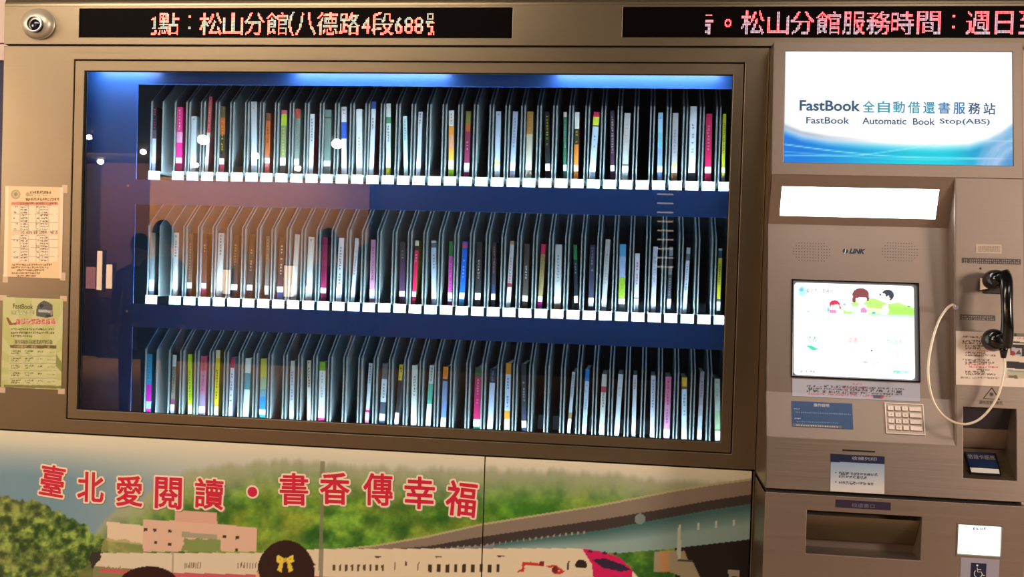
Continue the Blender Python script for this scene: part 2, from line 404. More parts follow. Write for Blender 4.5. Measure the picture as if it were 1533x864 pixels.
far('lit_sign', (128, 400, 142, 432), 10.8, 'dim pink shop sign mirrored beside the window frame', 'sign', SGP)
far('lit_sign', (333, 404, 344, 440), 10.6, 'bright shop sign mirrored beside the leaning white book', 'sign', SGL)
far('lit_sign', (424, 398, 440, 444), 10.6, 'bright shop sign mirrored over the thick brown black book', 'sign', SGL)
TUBE = mat('tube_glow', (255, 232, 210), .5, emit=2.2)
for k in range(9):
    y = 290 + k * 13.6; nm = ('topmost', 'second', 'third', 'fourth', 'fifth', 'sixth', 'seventh', 'eighth', 'lowest')[k]
    far('light_tube', (984, y, 1008, y + 1.6), 9.0, '%s of the nine light tubes mirrored beside the right end of the rows' % nm, 'light tube', TUBE, 'ladder of light tubes in the hall')
# recessed downlights whose reflections sparkle in the glass
LAMP = mat('lamp_bulb', (255, 232, 205), 0.5, emit=70)
LRIM = mat('lamp_rim', (200, 196, 188), 0.4)
DL = ((131, 205, .8, 'downlight mirrored at the glass edge, upper left'), (149, 242, 1, 'downlight mirrored low at the left of the blue side panel'), (213, 227, .9, 'downlight mirrored over the navy book in the first slot'), (292, 247, 1, 'downlight mirrored over the foot of the pale blue book'),
      (303, 209, 1.5, 'large bright downlight mirrored over the leaning dusty red book'), (381, 233, 1.1, 'downlight mirrored over the tall silver white book'), (445, 252, 1.1, 'downlight mirrored over the foot of the grey green book'), (504, 215, 1.5, 'large bright downlight mirrored beside the white book with blue band'))
for i, (px, py, s, lab) in enumerate(DL):
    d = (at(px, py, 0) - CAM); t = (HALL_H - .05 - CAM.z) / d.z; q = CAM + d * t
    if q.y > -HALL_Y - .4: t = (-HALL_Y - .4 - CAM.y) / d.y; q = CAM + d * t
    q = Vector((q.x, -q.y, HALL_H)); zc = (CAM + d * t).z
    e = empty('downlight', q, lab, 'ceiling light', 'ceiling downlights of the hall')
    V, Fc = lathe([(0, .06 * s), (HALL_H - zc - .03 * s, .05 * s), (HALL_H - zc - .03 * s, .045 * s), (0, .045 * s)], q, (0, 0, -1), 20); mk('rim', V, Fc, LRIM, e)
    V, Fc = lathe([(HALL_H - zc - .036 * s + .036 * s * (1 - math.cos(a)), .044 * s * math.sin(a) + .0005) for a in [math.pi * k / 8 for k in range(9)]], q, (0, 0, -1), 28); mk('lamp_bulb', V, Fc, LAMP, e)

# passers-by standing in the hall; the photograph shows them as dark reflections in the window
def person(px, ytop, D, label, shirt, trousers, hairc, yaw=0.0, hcm=1.74, lean=0.0):
    p = at(px, ytop, D); base = Vector((p.x, -p.y, 0)); S = hcm / 1.74
    J = [(0, 0, .94), (0, 0, 1.10), (0, .01, 1.28), (0, .01, 1.42), (0, .0, 1.50), (0, -.01, 1.58), (0, -.01, 1.66)]
    Rr = [(.15, .11), (.135, .095), (.16, .105), (.12, .085), (.055, .055), (.07, .085), (.072, .088)]
    E_ = [(i, i + 1) for i in range(6)]
    def add(parent, pts, rr):
        k = parent
        for q, r in zip(pts, rr): J.append(q); Rr.append((r, r) if not isinstance(r, tuple) else r); E_.append((k, len(J) - 1)); k = len(J) - 1
        return k
    for s_ in (-1, 1):
        add(0, [(s_ * .09, 0, .86), (s_ * .105, -.01, .50), (s_ * .11, .01, .10), (s_ * .115, -.03, .045), (s_ * .125, -.13, .03)], [.088, .058, .042, .045, .032])
        hnd = add(3, [(s_ * .17, .01, 1.40), (s_ * .215, .02, 1.12), (s_ * .225, -.03, .87), (s_ * .228, -.04, .80)], [.052, .040, .028, (.03, .018)])
        for f, (dy, ln) in enumerate(((-.030, .060), (-.012, .075), (.006, .080), (.022, .070), )):
            add(hnd, [(s_ * .226, -.04 + dy, .775), (s_ * .220, -.042 + dy, .775 - ln * .6), (s_ * .212, -.046 + dy, .775 - ln)], [.009, .009, .008])
        add(hnd, [(s_ * .215, -.075, .80), (s_ * .205, -.088, .765)], [.011, .009])
    me = bpy.data.meshes.new('figure'); me.from_pydata([Vector(j) * S for j in J], E_, [])
    o = bpy.data.objects.new('figure', me); COL.objects.link(o); m = o.modifiers.new('s', 'SKIN'); m.use_smooth_shade = True; m2 = o.modifiers.new('u', 'SUBSURF'); m2.levels = 2
    for v, r in zip(me.skin_vertices[0].data, Rr): v.radius = (r[0] * S, r[1] * S)
    me.skin_vertices[0].data[0].use_root = True
    bpy.context.view_layer.update(); ev = bpy.data.meshes.new_from_object(o.evaluated_get(bpy.context.evaluated_depsgraph_get())); bpy.data.objects.remove(o)
    for c in (mat('skin', (196, 150, 124), .5), mat('cloth_%d_%d_%d' % shirt, shirt, .8), mat('cloth_%d_%d_%d' % trousers, trousers, .8), mat('shoe_black', (20, 18, 18), .4)): ev.materials.append(c)
    for pl in ev.polygons:
        c = pl.center / S; arm = abs(c.x) > .165
        pl.material_index = 3 if c.z < .08 else (0 if (c.z > 1.475 or (arm and c.z < .93)) else (1 if (c.z > .93 or arm) else 2))
    b = bpy.data.objects.new('person', ev); link(b, None, base); b.rotation_euler = (0, 0, yaw); tag(b, label, 'person', 'people reflected in the glass')
    def part(nm, V, Fc, mm):
        q = bpy.data.meshes.new(nm); q.from_pydata([v * S for v in V], [], Fc); q.materials.append(mm); q.polygons.foreach_set('use_smooth', [True] * len(q.polygons))
        k = bpy.data.objects.new(nm, q); COL.objects.link(k); k.parent = b
    H = Vector((0, .012, 1.655)); V, Fc = [], []
    for i in range(9):
        for j in range(16):
            a, t = math.pi * i / 8 * .62, 2 * math.pi * j / 16; fr = .82 if math.sin(t) < -.3 else 1.0
            V.append(H + Vector((.088 * math.sin(a) * math.cos(t), .108 * math.sin(a) * math.sin(t) * fr, .118 * math.cos(a) - (.05 if math.sin(t) > .2 else 0) * (i / 8))))
    for i in range(8):
        for j in range(16): Fc.append([i * 16 + j, i * 16 + (j + 1) % 16, (i + 1) * 16 + (j + 1) % 16, (i + 1) * 16 + j])
    part('hair', V, Fc, mat('hair_%d_%d_%d' % hairc, hairc, .7))
    V, Fc = lathe([(-.018, .006), (0, .012), (.016, .007)], (0, -.100, 1.612), (0, -.2, 1), 10); part('nose', V, Fc, mat('skin', (196, 150, 124), .5))
    for s_ in (-1, 1):
        V, Fc = lathe([(0, .010), (.004, .004)], (s_ * .03, -.091, 1.64), (0, -1, 0), 10); part('eye', V, Fc, mat('eye_dark', (30, 24, 22), .3))
        V, Fc = lathe([(-.006, .012), (.006, .016)], (s_ * .078, 0, 1.625), (s_, 0, 0), 10); part('ear', V, Fc, mat('skin', (196, 150, 124), .5))
    V, Fc = box((-.022, -.096, 1.578), (.022, -.090, 1.584)); part('mouth', V, Fc, mat('lip', (150, 80, 74), .5))
person(241, 360, 5.4, 'taller person in dark jacket mirrored in the empty first slots', (34, 44, 52), (30, 32, 40), (18, 16, 16), math.pi + .2, 1.80)
person(207, 377, 5.9, 'person in navy top mirrored on the blue side panel', (30, 40, 70), (26, 28, 40), (20, 18, 18), math.pi - .2, 1.70)
person(489, 366, 5.2, 'person in dark blue coat mirrored across the magenta red book', (28, 40, 66), (30, 30, 40), (18, 18, 22), math.pi, 1.76)
person(545, 390, 6.0, 'shorter person in navy mirrored across the thin grey book', (28, 42, 72), (34, 34, 44), (22, 20, 22), math.pi + .3, 1.66)

# ---------------------------------------------------------------- the book cabinet
P0 = Y(0.0)
Z = lambda h: ZO + h
root = empty('book_lending_cabinet', (0, 0.3, 0), 'large brushed steel book lending cabinet with a wide glass window', 'cabinet')
gv = .0022
TOPE = at(766, 7, 0).z; header = (XL, KXR + .0, Z(.0698) + gv, TOPE)
LED1 = rq(P0, (118.7, 12.3), (767, 12), (767, 57.5), (118, 55.4)); LED2 = rq(P0, (932, 11), (1750, 8), (1750, 55.5), (932, 57))
LEDR = LED2[1] - 0.0
hd = (XL, KXR + .25, header[2], header[3])
RE = .03; pr_ = [Vector((XL, RE - RE * math.cos(a), TOPE + RE * math.sin(a))) for a in [math.pi / 2 * k / 8 for k in range(9)]] + [Vector((XL, RE, TOPE))]
V, Fc = prism(pr_, Vector((1, 0, 0)), 0, hd[1] - hd[0]); mk('rounded_top_edge', V, Fc, STEEL, root)
V, Fc = holed(P0, hd, [LED1, (LED2[0], hd[1] - .03, LED2[2], LED2[3])], 0, -.05)
o = mk('header_panel', V, Fc, STEEL, root); bevel(o, .0015)
DOOR = (-.9024, .9006, Z(-.9595), Z(.0276)); WIN = (-.875, .875, Z(-.9342), Z(0)); BODY = (XL, .9626, Z(-1.0017) + gv, Z(.0698) - gv)
V, Fc = holed(P0, BODY, [(DOOR[0] - .003, DOOR[1] + .003, DOOR[2] - .003, DOOR[3] + .003)], 0, -.03)
o = mk('front_panel', V, Fc, STEEL, root); bevel(o, .0015)
mk('gap_liner', *holed(P0, (XL + .004, .9626, Z(-1.02), Z(.08)), [(DOOR[0] + .006, DOOR[1] - .006, DOOR[2] + .006, DOOR[3] - .006)], -.012, -.031), GAP, root)
door = mk('window_frame', *ring(P0, DOOR, WIN, -.001, -.02), STEEL, root); bevel(door, .0012)
V, Fc = ring(P0, (WIN[0] - .001, WIN[1] + .001, WIN[2] - .001, WIN[3] + .001), (WIN[0] + .002, WIN[1] - .001, WIN[2] + .001, WIN[3] - .001), -.006, -.012); mk('gasket', V, Fc, GAP, root)
GLASS = glass('window_glass', (0.97, 0.98, 0.99), 1.62)
V, Fc = rect(P0, WIN, -.010, -.014); mk('window_glass', V, Fc, GLASS, root)
# carcass behind
IN = (-.99, .955, Z(-1.07), Z(.06))
V, Fc = join([box((IN[0], .42, IN[2]), (IN[1], .43, IN[3])), box((IN[0], .032, IN[3]), (IN[1], .43, IN[3] + .01)), box((IN[0], .032, IN[2] - .01), (IN[1], .43, IN[2])),
              box((IN[0] - .01, .032, IN[2]), (IN[0], .43, IN[3])), box((IN[1], .032, IN[2]), (IN[1] + .004, .43, IN[3]))])
mk('interior_lining', V, Fc, DARK, root)
mk('carcass', *join([box((XL, .03, TOPZ - .005), (KXR + .25, .6, TOPZ)), box((XL, .05, 0), (XL + .01, .6, TOPZ)), box((XL, .6, 0), (XR, .61, TOPZ)), box((XL, .05, TOPZ - .01), (KXR, .6, TOPZ))]), STEELV, root)
# the blue inner fascia with one opening per row
PF = Y(.06)
YT = 0.10                                      # tags
def zavg(y, pts): return sum(at(px, py, y).z for px, py in pts) / len(pts)
opl = [at(206.5, 127, .06).x, at(203, 305, .06).x, at(198.5, 500, .06).x]; opl = sum(opl) / 3
ot = [zavg(.06, [(205, 125), (400, 128), (900, 132.6), (1090, 133)]), zavg(.06, [(205, 305), (400, 308), (565, 312), (750, 319), (930, 325), (1085, 327)]), zavg(.06, [(205, 490), (400, 496), (565, 504), (740, 510.5), (920, 518.5), (1085, 525)])]
tt = [zavg(YT, [(265, 255), (390, 258), (570, 262), (760, 266), (940, 268.6), (1085, 270.6)]), zavg(YT, [(265, 441), (385, 446), (565, 454), (750, 460), (930, 467), (1085, 471.5)])]
tb_ = [zavg(YT, [(265, 268), (400, 272.5), (560, 277), (750, 279.5), (930, 283), (1085, 285)]), zavg(YT, [(265, 455), (390, 461), (570, 470), (750, 475.5), (930, 481), (1080, 485.5)])]
dz = tt[0] - tt[1]
tt.append(tt[1] - dz); tb_.append(tb_[1] - dz)
# openings' lower edges: seen just where the tags end
ob = [zavg(.06, [(265, 268.5), (400, 273), (560, 277.5), (750, 280), (930, 283.5), (1085, 285.5)]), zavg(.06, [(265, 455.5), (390, 461.5), (570, 470.5), (750, 476), (930, 481.5), (1080, 486)])]
ob.append(ob[1] - dz)
strips = [(-.98, .95, ot[0], Z(.05)), (-.98, .95, ot[1], ob[0]), (-.98, .95, ot[2], ob[1]), (-.98, .95, Z(-1.06), ob[2])]
for i, s in enumerate(strips):
    V, Fc = rect(PF, s, 0, -.002); mk('blue_fascia', V, Fc, BLUE, root)
for k in range(3):
    V, Fc = rect(PF, (-.98, opl, ob[k], ot[k]), 0, -.002); mk('blue_side_panel', V, Fc, BLUE, root)
SCR = mat('screw_head', (190, 190, 190), 0.3, metal=0.8)
for px, py in ((192, 278), (190, 466)):
    V, Fc = lathe([(0, .0035), (.002, .003)], at(px, py, .06), (0, -1, 0), 12); mk('screw', V, Fc, SCR, root)
# lamps inside the cabinet
for k, zz in enumerate(ob):
    area('row_light_strip', (-.02, .078, zz - .010), (-.02, .098, zz + .080), 1.86, .006, STRIP_W, (0.62, 0.88, 1.0))
for xa, xb in ((-.87, -.70), (-.30, .13), (.42, .85)):
    area('top_lamp', ((xa + xb) / 2, .030, Z(.012)), ((xa + xb) / 2, .085, Z(-.10)), xb - xa, .012, TOP_W * (xb - xa) / .4, (0.70, 0.88, 1.0))

# ---------------------------------------------------------------- slots
tagx = [265.6, 287, 309, 331, 353.5, 375.7, 400.4, 423, 444, 465.6, 488.8, 511.8, 534.7, 558, 581, 603.6, 627.4, 651.4, 674.9, 697.5, 720.5, 744.8, 768, 791.3, 816, 839.6, 864.4, 887.9, 912.6, 937.4, 961.4, 985.7, 1010.5, 1035.8, 1060, 1083.6]
TX = np.array([at(x, 262 + (x - 265) * 15 / 820, YT).x for x in tagx]); PITCH_X, TX0 = np.polyfit(range(36), TX, 1)
SX = [TX0 - 1.63 * PITCH_X] + [TX0 + i * PITCH_X for i in range(36)]
YP, YB = YT + .010, YT + .014
PT_ = []                                       # height of the plates' front corner over the tag top
ph = [zavg(YP, [(236, 158), (450, 152), (640, 154), (930, 158)]) - tt[0], zavg(YP, [(275, 340), (475, 342), (700, 352)]) - tt[1]]
PH = sum(ph) / 2
def plate(x, s):
    t = .0018
    pr = [(YP, -.004), (YP, PH), (YP + .10, PH + .078), (YP + .17, PH + .078), (YP + .17, -.004)]
    a, b = (x - t, x + t)
    V = [Vector((a, y, z)) for y, z in pr] + [Vector((b, y, z)) for y, z in pr]
    return V, [[0, 1, 2, 3, 4], [9, 8, 7, 6, 5]] + [[i, (i + 1) % 5, 5 + (i + 1) % 5, 5 + i] for i in range(5)]
def new_slot():
    e = bpy.data.objects.new('book_slot', None); link(e, None, (0, YP, 0)); e['category'] = 'book slot'
    mk('side_plate', *plate(-.0172, -1), PLATE, e); mk('side_plate', *plate(.0172, 1), PLATE, e)
    mk('slot_floor', *box((-.0154, YP + .001, -.0045), (.0154, YP + .17, -.0025)), PLATE, e)
    th = tt[0] - tb_[0]
    o = mk('number_tag', *box((-.0170, YT, -th), (.0170, YT + .0015, -.0016)), TAGW, e)
    mk('tag_bracket', *box((-.0154, YT + .0017, -.0044), (.0154, YP, -.0026)), PLATE, e)
    return e
proto = new_slot(); first = True; SLOTS = {}
for r in range(3):
    for i, x in enumerate(SX):
        if first: e = proto; first = False
        else:
            e = proto.copy(); COL.objects.link(e)
            for ch in proto.children:
                c = ch.copy(); COL.objects.link(c); c.parent = e
        loc = Vector((x, YP, tt[r] - 0)); e.location = loc; ORG[e.name] = loc
        for c in e.children: ORG[c.name] = loc
        e['group'] = 'book slots in the %s row' % ('top', 'middle', 'bottom')[r]
        SLOTS[(r, i)] = e
nums = ['1067'] + [str(1032 - i) for i in range(32)] + ['1134', '1133', '1132', '1131']
for i, s in enumerate(nums):
    e = SLOTS[(0, i)]; tg = [c for c in e.children if c.name.startswith('number_tag')][0]
    V, Fc = glyphs(s); lo, hi = V.min(0), V.max(0); k = (V - (lo + hi) / 2) / (hi - lo) * [.022, .0085]
    mk('tag_number', [Vector((SX[i] + a, YT - .0004, tt[0] - .0125 + b)) for a, b in k], Fc, INK, tg)
rs = random.Random(4)
for i in range(0, 12):                          # middle-row numbers washed out by glare, drawn as unreadable strokes
    e = SLOTS[(1, i)]; tg = [c for c in e.children if c.name.startswith('number_tag')][0]; V = []; Fc = []
    for k in range(4):
        for j in range(2):
            x = SX[i] - .010 + k * .006 + rs.uniform(-.0006, .0006); z = tt[1] - .010 - j * .003 - rs.uniform(0, .001); o_ = len(V)
            V += [Vector((x, YT - .0004, z)), Vector((x + .003, YT - .0004, z)), Vector((x + .003, YT - .0004, z - .001)), Vector((x, YT - .0004, z - .001))]; Fc.append([o_, o_ + 1, o_ + 2, o_ + 3])
    mk('tag_number', V, Fc, INK, tg)
# ---------------------------------------------------------------- books
W_ = [[(200, 120), (380, 120), (560, 120), (740, 120), (910, 120)], [(200, 300), (380, 310), (560, 315), (740, 320), (910, 325)], [(200, 480), (380, 490), (560, 495), (740, 500), (910, 505)]]
YBZ = [[680, 695, 715, 740, 755], [705, 700, 710, 715, 730], [700, 700, 720, 740, 770]]
k_, w_, g_ = (32, 30, 38), (226, 230, 234), (150, 156, 158)
# row, window, spine top x0 x1 y, spine bottom x0 x1, look, [(from y, colour)], call label y0 y1, cover, title ink, title y0 y1
BK = [
(0,0,137,163,203,135,165,'slim navy book with white lower half',[(0,(34,34,60)),(380,(92,82,96)),(445,(206,212,226))],(590,630),k_,(210,90,90),(215,370)),
(0,0,328,376,205,320,365,'hot pink book with pale band',[(0,(232,44,140)),(395,(238,170,206)),(475,(232,44,140)),(630,(176,30,88))],(590,630),(200,30,110),w_,(220,385)),
(0,0,428,472,275,428,470,'pale blue book',[(0,(196,212,222))],(590,670),(170,190,200),(90,110,130),(285,310)),
(0,0,572,600,125,535,560,'leaning dusty red book',[(0,(196,84,96)),(400,(214,206,206))],(590,640),(120,60,70),(236,180,180),(150,390)),
(0,0,655,685,200,648,690,'dark book with orange and yellow title',[(0,(96,90,60)),(285,(206,104,50)),(415,(60,54,26)),(545,(30,30,30)),(640,(220,80,110))],(595,640),(70,72,76),(230,190,60),(300,540)),
(0,0,893,935,163,893,940,'tall silver white book',[(0,(204,212,222))],None,(150,160,160),(176,190,80),(170,225)),
(1,0,92,140,250,80,130,'red brown book with orange title',[(0,(150,84,60)),(330,(206,110,50)),(560,(176,100,70)),(640,(206,90,90))],(595,632),(140,60,40),(60,34,24),(330,480)),
]
_BK = [
# top row
(0,1,92,125,250,80,120,'red brown book with orange title',[(0,(120,74,58)),(310,(196,104,50)),(560,(170,104,84)),(640,(220,110,110))],(590,632),(150,62,42),(60,34,24),(330,480)),
(0,1,212,248,228,193,243,'yellow green book with pink top',[(0,(206,96,128)),(258,(186,206,60)),(345,(140,150,110)),(650,(90,92,96))],(590,648),(90,96,80),(206,216,80),(360,570)),
(0,1,318,352,218,300,345,'grey green book with red corner',[(0,(190,80,60)),(290,(120,136,128))],(600,640),(112,128,122),(150,160,150),(320,560)),
(0,1,428,462,258,415,450,'white book with maroon and teal cover',[(0,(208,216,222))],(600,680),(104,24,48),(110,120,140),(290,470)),
(0,1,540,590,225,530,580,'sage grey book with dark line',[(0,(108,130,124)),(280,(40,50,50)),(290,(108,130,124))],(615,655),(96,112,108),None,None),
(0,1,665,705,203,665,705,'white book with bright blue band',[(0,(226,226,230)),(320,(36,96,206)),(445,(226,230,240))],(608,690),(60,70,120),(190,50,60),(215,260)),
(0,1,775,825,220,780,822,'thick plain white book',[(0,(228,232,232))],None,(180,186,190),(150,150,160),(430,600)),
(0,1,895,930,163,875,910,'leaning white book with blue top',[(0,(44,96,170)),(218,(214,224,234))],(605,680),(80,40,50),(70,80,110),(285,380)),
(0,2,93,127,178,88,125,'white book with green band',[(0,(226,232,230)),(280,(70,140,96)),(328,(212,226,226)),(665,(196,206,60))],None,(40,76,56),(60,80,90),(340,520)),
(0,2,218,250,275,225,258,'short white book with teal cover',[(0,(206,232,234))],None,(20,90,112),(100,170,180),(290,460)),
(0,2,338,368,240,318,352,'leaning grey white book',[(0,(204,210,218))],(620,670),(120,126,134),(90,96,110),(250,340)),
(0,2,568,608,232,565,605,'white book with orange middle',[(0,(232,232,226)),(350,(236,150,60)),(420,(226,160,130)),(520,(230,170,70)),(610,(240,236,226)),(680,(160,210,50))],None,(90,96,90),(200,110,60),(250,345)),
(0,2,700,735,235,680,725,'olive and maroon book',[(0,(122,124,56)),(330,(190,96,50)),(390,(136,46,80))],(630,700),(80,50,60),(230,200,210),(460,560)),
(0,2,925,968,237,915,955,'lilac grey book with yellow line',[(0,(186,198,222)),(620,(204,220,80)),(636,(226,230,234))],None,(60,76,96),(90,100,130),(250,275)),
(0,3,142,180,238,115,155,'leaning lavender grey book',[(0,(176,186,212))],(625,690),(70,84,104),(120,130,160),(260,560)),
(0,3,248,298,238,235,280,'book with brown top half',[(0,(176,124,62)),(410,(196,186,164))],(645,682),(150,140,120),(206,160,90),(260,400)),
(0,3,382,418,240,388,425,'black book with yellow title',[(0,(34,34,36)),(262,(26,28,32))],(635,690),(20,24,30),(222,222,40),(268,525)),
(0,3,525,553,243,525,550,'dark green book with white top',[(0,(216,186,190)),(280,(58,110,84))],(645,690),(30,60,50),(160,190,170),(300,520)),
(0,3,615,645,243,600,640,'white book with black title and red cover',[(0,(230,230,222)),(370,(52,46,30)),(490,(216,130,50))],(648,692),(176,30,62),(226,206,90),(380,480)),
(0,3,755,803,243,720,765,'leaning white book with red and yellow top',[(0,(214,36,84)),(280,(212,220,60)),(345,(30,36,30)),(354,(198,212,228))],(645,700),(110,120,130),(90,100,120),(390,520)),
(0,3,880,915,232,885,915,'dark plum book',[(0,(60,44,60)),(520,(70,40,60))],(650,692),(40,30,40),(206,190,196),(270,560)),
(0,4,125,175,250,105,150,'warm grey book',[(0,(188,186,180)),(640,(80,90,96)),(652,(200,210,210))],(655,725),(120,124,120),(200,150,150),(330,480)),
(0,4,383,420,248,375,412,'sky blue book with red dot',[(0,(150,196,222)),(400,(120,190,206)),(520,(132,156,206))],(655,700),(60,90,120),(206,70,100),(275,300)),
(0,4,492,538,250,482,525,'mauve grey book with yellow line',[(0,(180,172,176)),(640,(220,206,80)),(655,(226,222,206)),(705,(150,110,80))],None,(110,106,112),(130,124,150),(370,560)),
(0,4,625,680,200,612,662,'tall white book with small dark title',[(0,(222,230,238)),(705,(46,50,60))],(658,705),(150,160,180),(60,70,96),(330,560)),
(0,4,745,795,255,735,785,'crimson book',[(0,(206,34,88))],(660,708),(170,24,70),(240,190,206),(340,540)),
(0,4,875,900,257,862,890,'yellow book at the row end',[(0,(214,208,50)),(725,(150,150,160))],(665,705),(120,120,40),(90,96,40),(320,560)),
# middle row
(1,0,112,150,247,98,140,'taupe grey book',[(0,(160,146,130)),(430,(150,156,160))],(605,690),(96,96,96),None,None),
(1,0,302,340,247,285,325,'white book with small dark title',[(0,(222,222,218))],(620,670),(140,140,140),(70,74,80),(260,430)),
(1,0,420,450,250,395,440,'charcoal book with grey title',[(0,(78,70,66))],(625,668),(50,48,48),(160,140,120),(300,600)),
(1,0,525,555,255,510,555,'brown book with pale title',[(0,(96,58,52)),(670,(186,60,90))],(630,668),(70,40,40),(226,170,160),(330,420)),
(1,0,648,685,250,615,670,'leaning white book',[(0,(218,216,212))],None,(170,166,160),(70,80,96),(260,420)),
(1,0,755,805,265,735,790,'black book with orange title',[(0,(70,56,48)),(480,(44,44,48))],(640,682),(50,44,40),(216,150,90),(330,500)),
(1,0,885,925,260,855,905,'leaning black book with tan title',[(0,(78,62,48)),(480,(44,46,50))],(645,685),(50,46,40),(206,176,140),(370,540)),
(1,1,92,125,220,80,110,'taupe book with pale letters',[(0,(130,108,84)),(420,(110,110,106))],(600,675),(80,76,70),(196,170,120),(240,400)),
(1,1,190,245,230,178,215,'thick brown black book with white title',[(0,(96,66,54)),(500,(70,44,50)),(650,(50,110,190))],(605,648),(60,44,44),(240,220,216),(290,520)),
(1,1,312,350,208,280,320,'tall leaning cream book',[(0,(216,200,184)),(450,(226,212,208))],(600,690),(160,150,140),None,None),
(1,1,415,460,228,390,440,'plain cream white book',[(0,(222,214,206))],(600,690),(160,156,150),(110,96,90),(240,262)),
(1,1,520,560,228,503,550,'magenta red book',[(0,(150,40,84))],(615,656),(110,24,60),(120,26,60),(360,560)),
(1,1,648,685,235,620,668,'white book with black title',[(0,(220,222,226))],(610,700),(120,130,140),(60,66,90),(300,590)),
(1,1,770,800,237,735,765,'thin leaning grey book',[(0,(200,200,206))],(615,690),(100,110,120),(120,130,150),(330,560)),
(1,1,890,928,248,878,918,'mauve pink book',[(0,(196,136,168))],(628,700),(130,90,110),(150,90,120),(300,560)),
(1,2,197,238,237,190,235,'dark plum book',[(0,(66,60,66)),(380,(76,50,80))],(615,656),(50,44,50),(176,170,180),(300,370)),
(1,2,312,342,230,285,315,'crimson book with ochre cover',[(0,(206,200,170)),(270,(60,50,30)),(305,(216,34,84))],(620,658),(138,116,34),(240,220,226),(330,440)),
(1,2,433,473,232,437,475,'pale blue white book with grey square',[(0,(200,206,216)),(248,(90,96,106)),(284,(196,204,220))],(620,674),(110,120,130),(90,100,120),(330,450)),
(1,2,570,603,235,560,592,'magenta book with green top',[(0,(50,116,62)),(348,(186,66,150))],(625,700),(60,40,70),(220,140,200),(400,600)),
(1,2,675,712,238,642,685,'bright blue book',[(0,(26,104,206)),(252,(200,70,110)),(286,(22,98,206)),(625,(90,170,220))],(628,676),(20,60,140),(206,226,240),(370,520)),
(1,2,783,823,240,763,810,'black book with white title and red mark',[(0,(46,44,46))],(630,682),(34,34,36),(214,206,200),(350,530)),
(1,2,900,930,243,890,920,'thin black book with red title',[(0,(50,50,58)),(560,(50,60,90))],(635,680),(36,36,44),(206,130,140),(270,480)),
(1,3,120,153,208,88,120,'leaning white book with red title',[(0,(190,130,90)),(235,(186,188,192)),(530,(130,50,50)),(560,(214,224,230))],(650,700),(100,100,110),(196,80,80),(330,530)),
(1,3,230,268,230,208,255,'dark brown book with white title',[(0,(70,62,56))],(625,668),(50,44,44),(216,210,206),(390,500)),
(1,3,357,393,233,328,362,'gold brown book with crimson top',[(0,(206,34,84)),(308,(146,126,84)),(670,(206,50,140))],(630,670),(90,80,60),(176,150,90),(330,560)),
(1,3,465,515,233,452,505,'thick light grey book',[(0,(196,192,194)),(688,(170,140,110))],(630,682),(120,120,126),(96,100,110),(310,520)),
(1,3,602,630,235,608,638,'black book with green title',[(0,(26,44,44)),(240,(40,120,70)),(350,(24,36,44))],(625,680),(20,30,40),(150,176,170),(370,460)),
(1,3,727,770,237,715,752,'dark slate book',[(0,(54,56,78))],(640,715),(36,40,60),(150,156,180),(250,440)),
(1,3,845,885,195,815,850,'tall pale grey book',[(0,(188,184,184))],(645,715),(110,110,116),(150,146,150),(300,560)),
(1,4,90,138,207,78,128,'sky blue book with lime base',[(0,(84,160,206)),(300,(150,168,202)),(460,(146,176,50)),(660,(90,110,110))],(620,662),(60,90,110),(120,160,60),(480,600)),
(1,4,207,243,277,195,232,'short white book with pink title',[(0,(206,204,214)),(612,(90,100,110)),(622,(220,228,230))],None,(90,100,116),(206,80,120),(340,520)),
(1,4,345,380,225,325,362,'tall lavender white book',[(0,(196,196,212))],(622,700),(90,96,120),(150,150,166),(300,500)),
(1,4,468,495,227,445,478,'dark grey book with painted white reflections',[(0,(130,130,134)),(295,(50,52,58)),(375,(110,112,116)),(440,(56,60,70))],(625,705),(40,44,52),(150,150,156),(460,600)),  # the pale blocks are a glass reflection painted onto the spine
(1,4,600,628,233,565,598,'thin leaning white book with grey band',[(0,(170,176,184)),(280,(84,90,100)),(332,(200,208,222))],(625,705),(80,90,110),(110,120,140),(350,560)),
(1,4,843,870,238,823,855,'yellow book with navy and white top',[(0,(180,190,190)),(255,(50,70,110)),(312,(208,200,50)),(625,(60,70,80))],(645,725),(110,110,50),(90,96,30),(350,520)),
# bottom row
(2,0,88,120,253,73,115,'teal and magenta book',[(0,(54,140,176)),(485,(196,24,160)),(615,(140,190,216)),(668,(200,24,150))],None,(40,90,110),(110,170,200),(280,460)),
(2,0,298,325,262,275,310,'grey brown book with white top',[(0,(206,210,206)),(350,(132,118,104)),(600,(120,60,90)),(680,(150,150,160))],(640,682),(96,90,84),(190,176,160),(370,590)),
(2,0,410,445,257,412,442,'lime green book',[(0,(186,214,44)),(640,(230,236,180))],None,(120,140,50),(90,110,40),(380,610)),
(2,0,510,560,270,492,545,'rose pink book with mottled spine',[(0,(206,80,110)),(380,(196,120,150)),(560,(150,130,160))],(655,700),(150,60,90),(120,90,120),(290,540)),
(2,0,627,655,225,607,645,'yellow book with cream top',[(0,(236,216,180)),(285,(226,200,44)),(640,(226,150,70)),(655,(232,226,210))],None,(120,110,50),(60,50,30),(370,600)),
(2,0,738,768,282,720,750,'white book with crimson top',[(0,(190,36,84)),(360,(214,222,234))],None,(150,166,186),(60,70,110),(380,620)),
(2,0,850,895,287,828,875,'white book with teal band',[(0,(220,226,218)),(400,(76,150,164)),(525,(214,228,228))],None,(120,136,110),(120,160,170),(410,520)),
(2,1,50,103,238,30,95,'yellow and blue book',[(0,(196,190,76)),(380,(160,176,140)),(470,(110,156,170)),(530,(34,130,200)),(668,(20,160,150))],(625,665),(90,110,110),(150,180,160),(480,510)),
(2,1,280,310,255,265,303,'grey white book',[(0,(196,202,190)),(330,(186,196,206))],None,(110,120,110),(90,100,120),(330,560)),
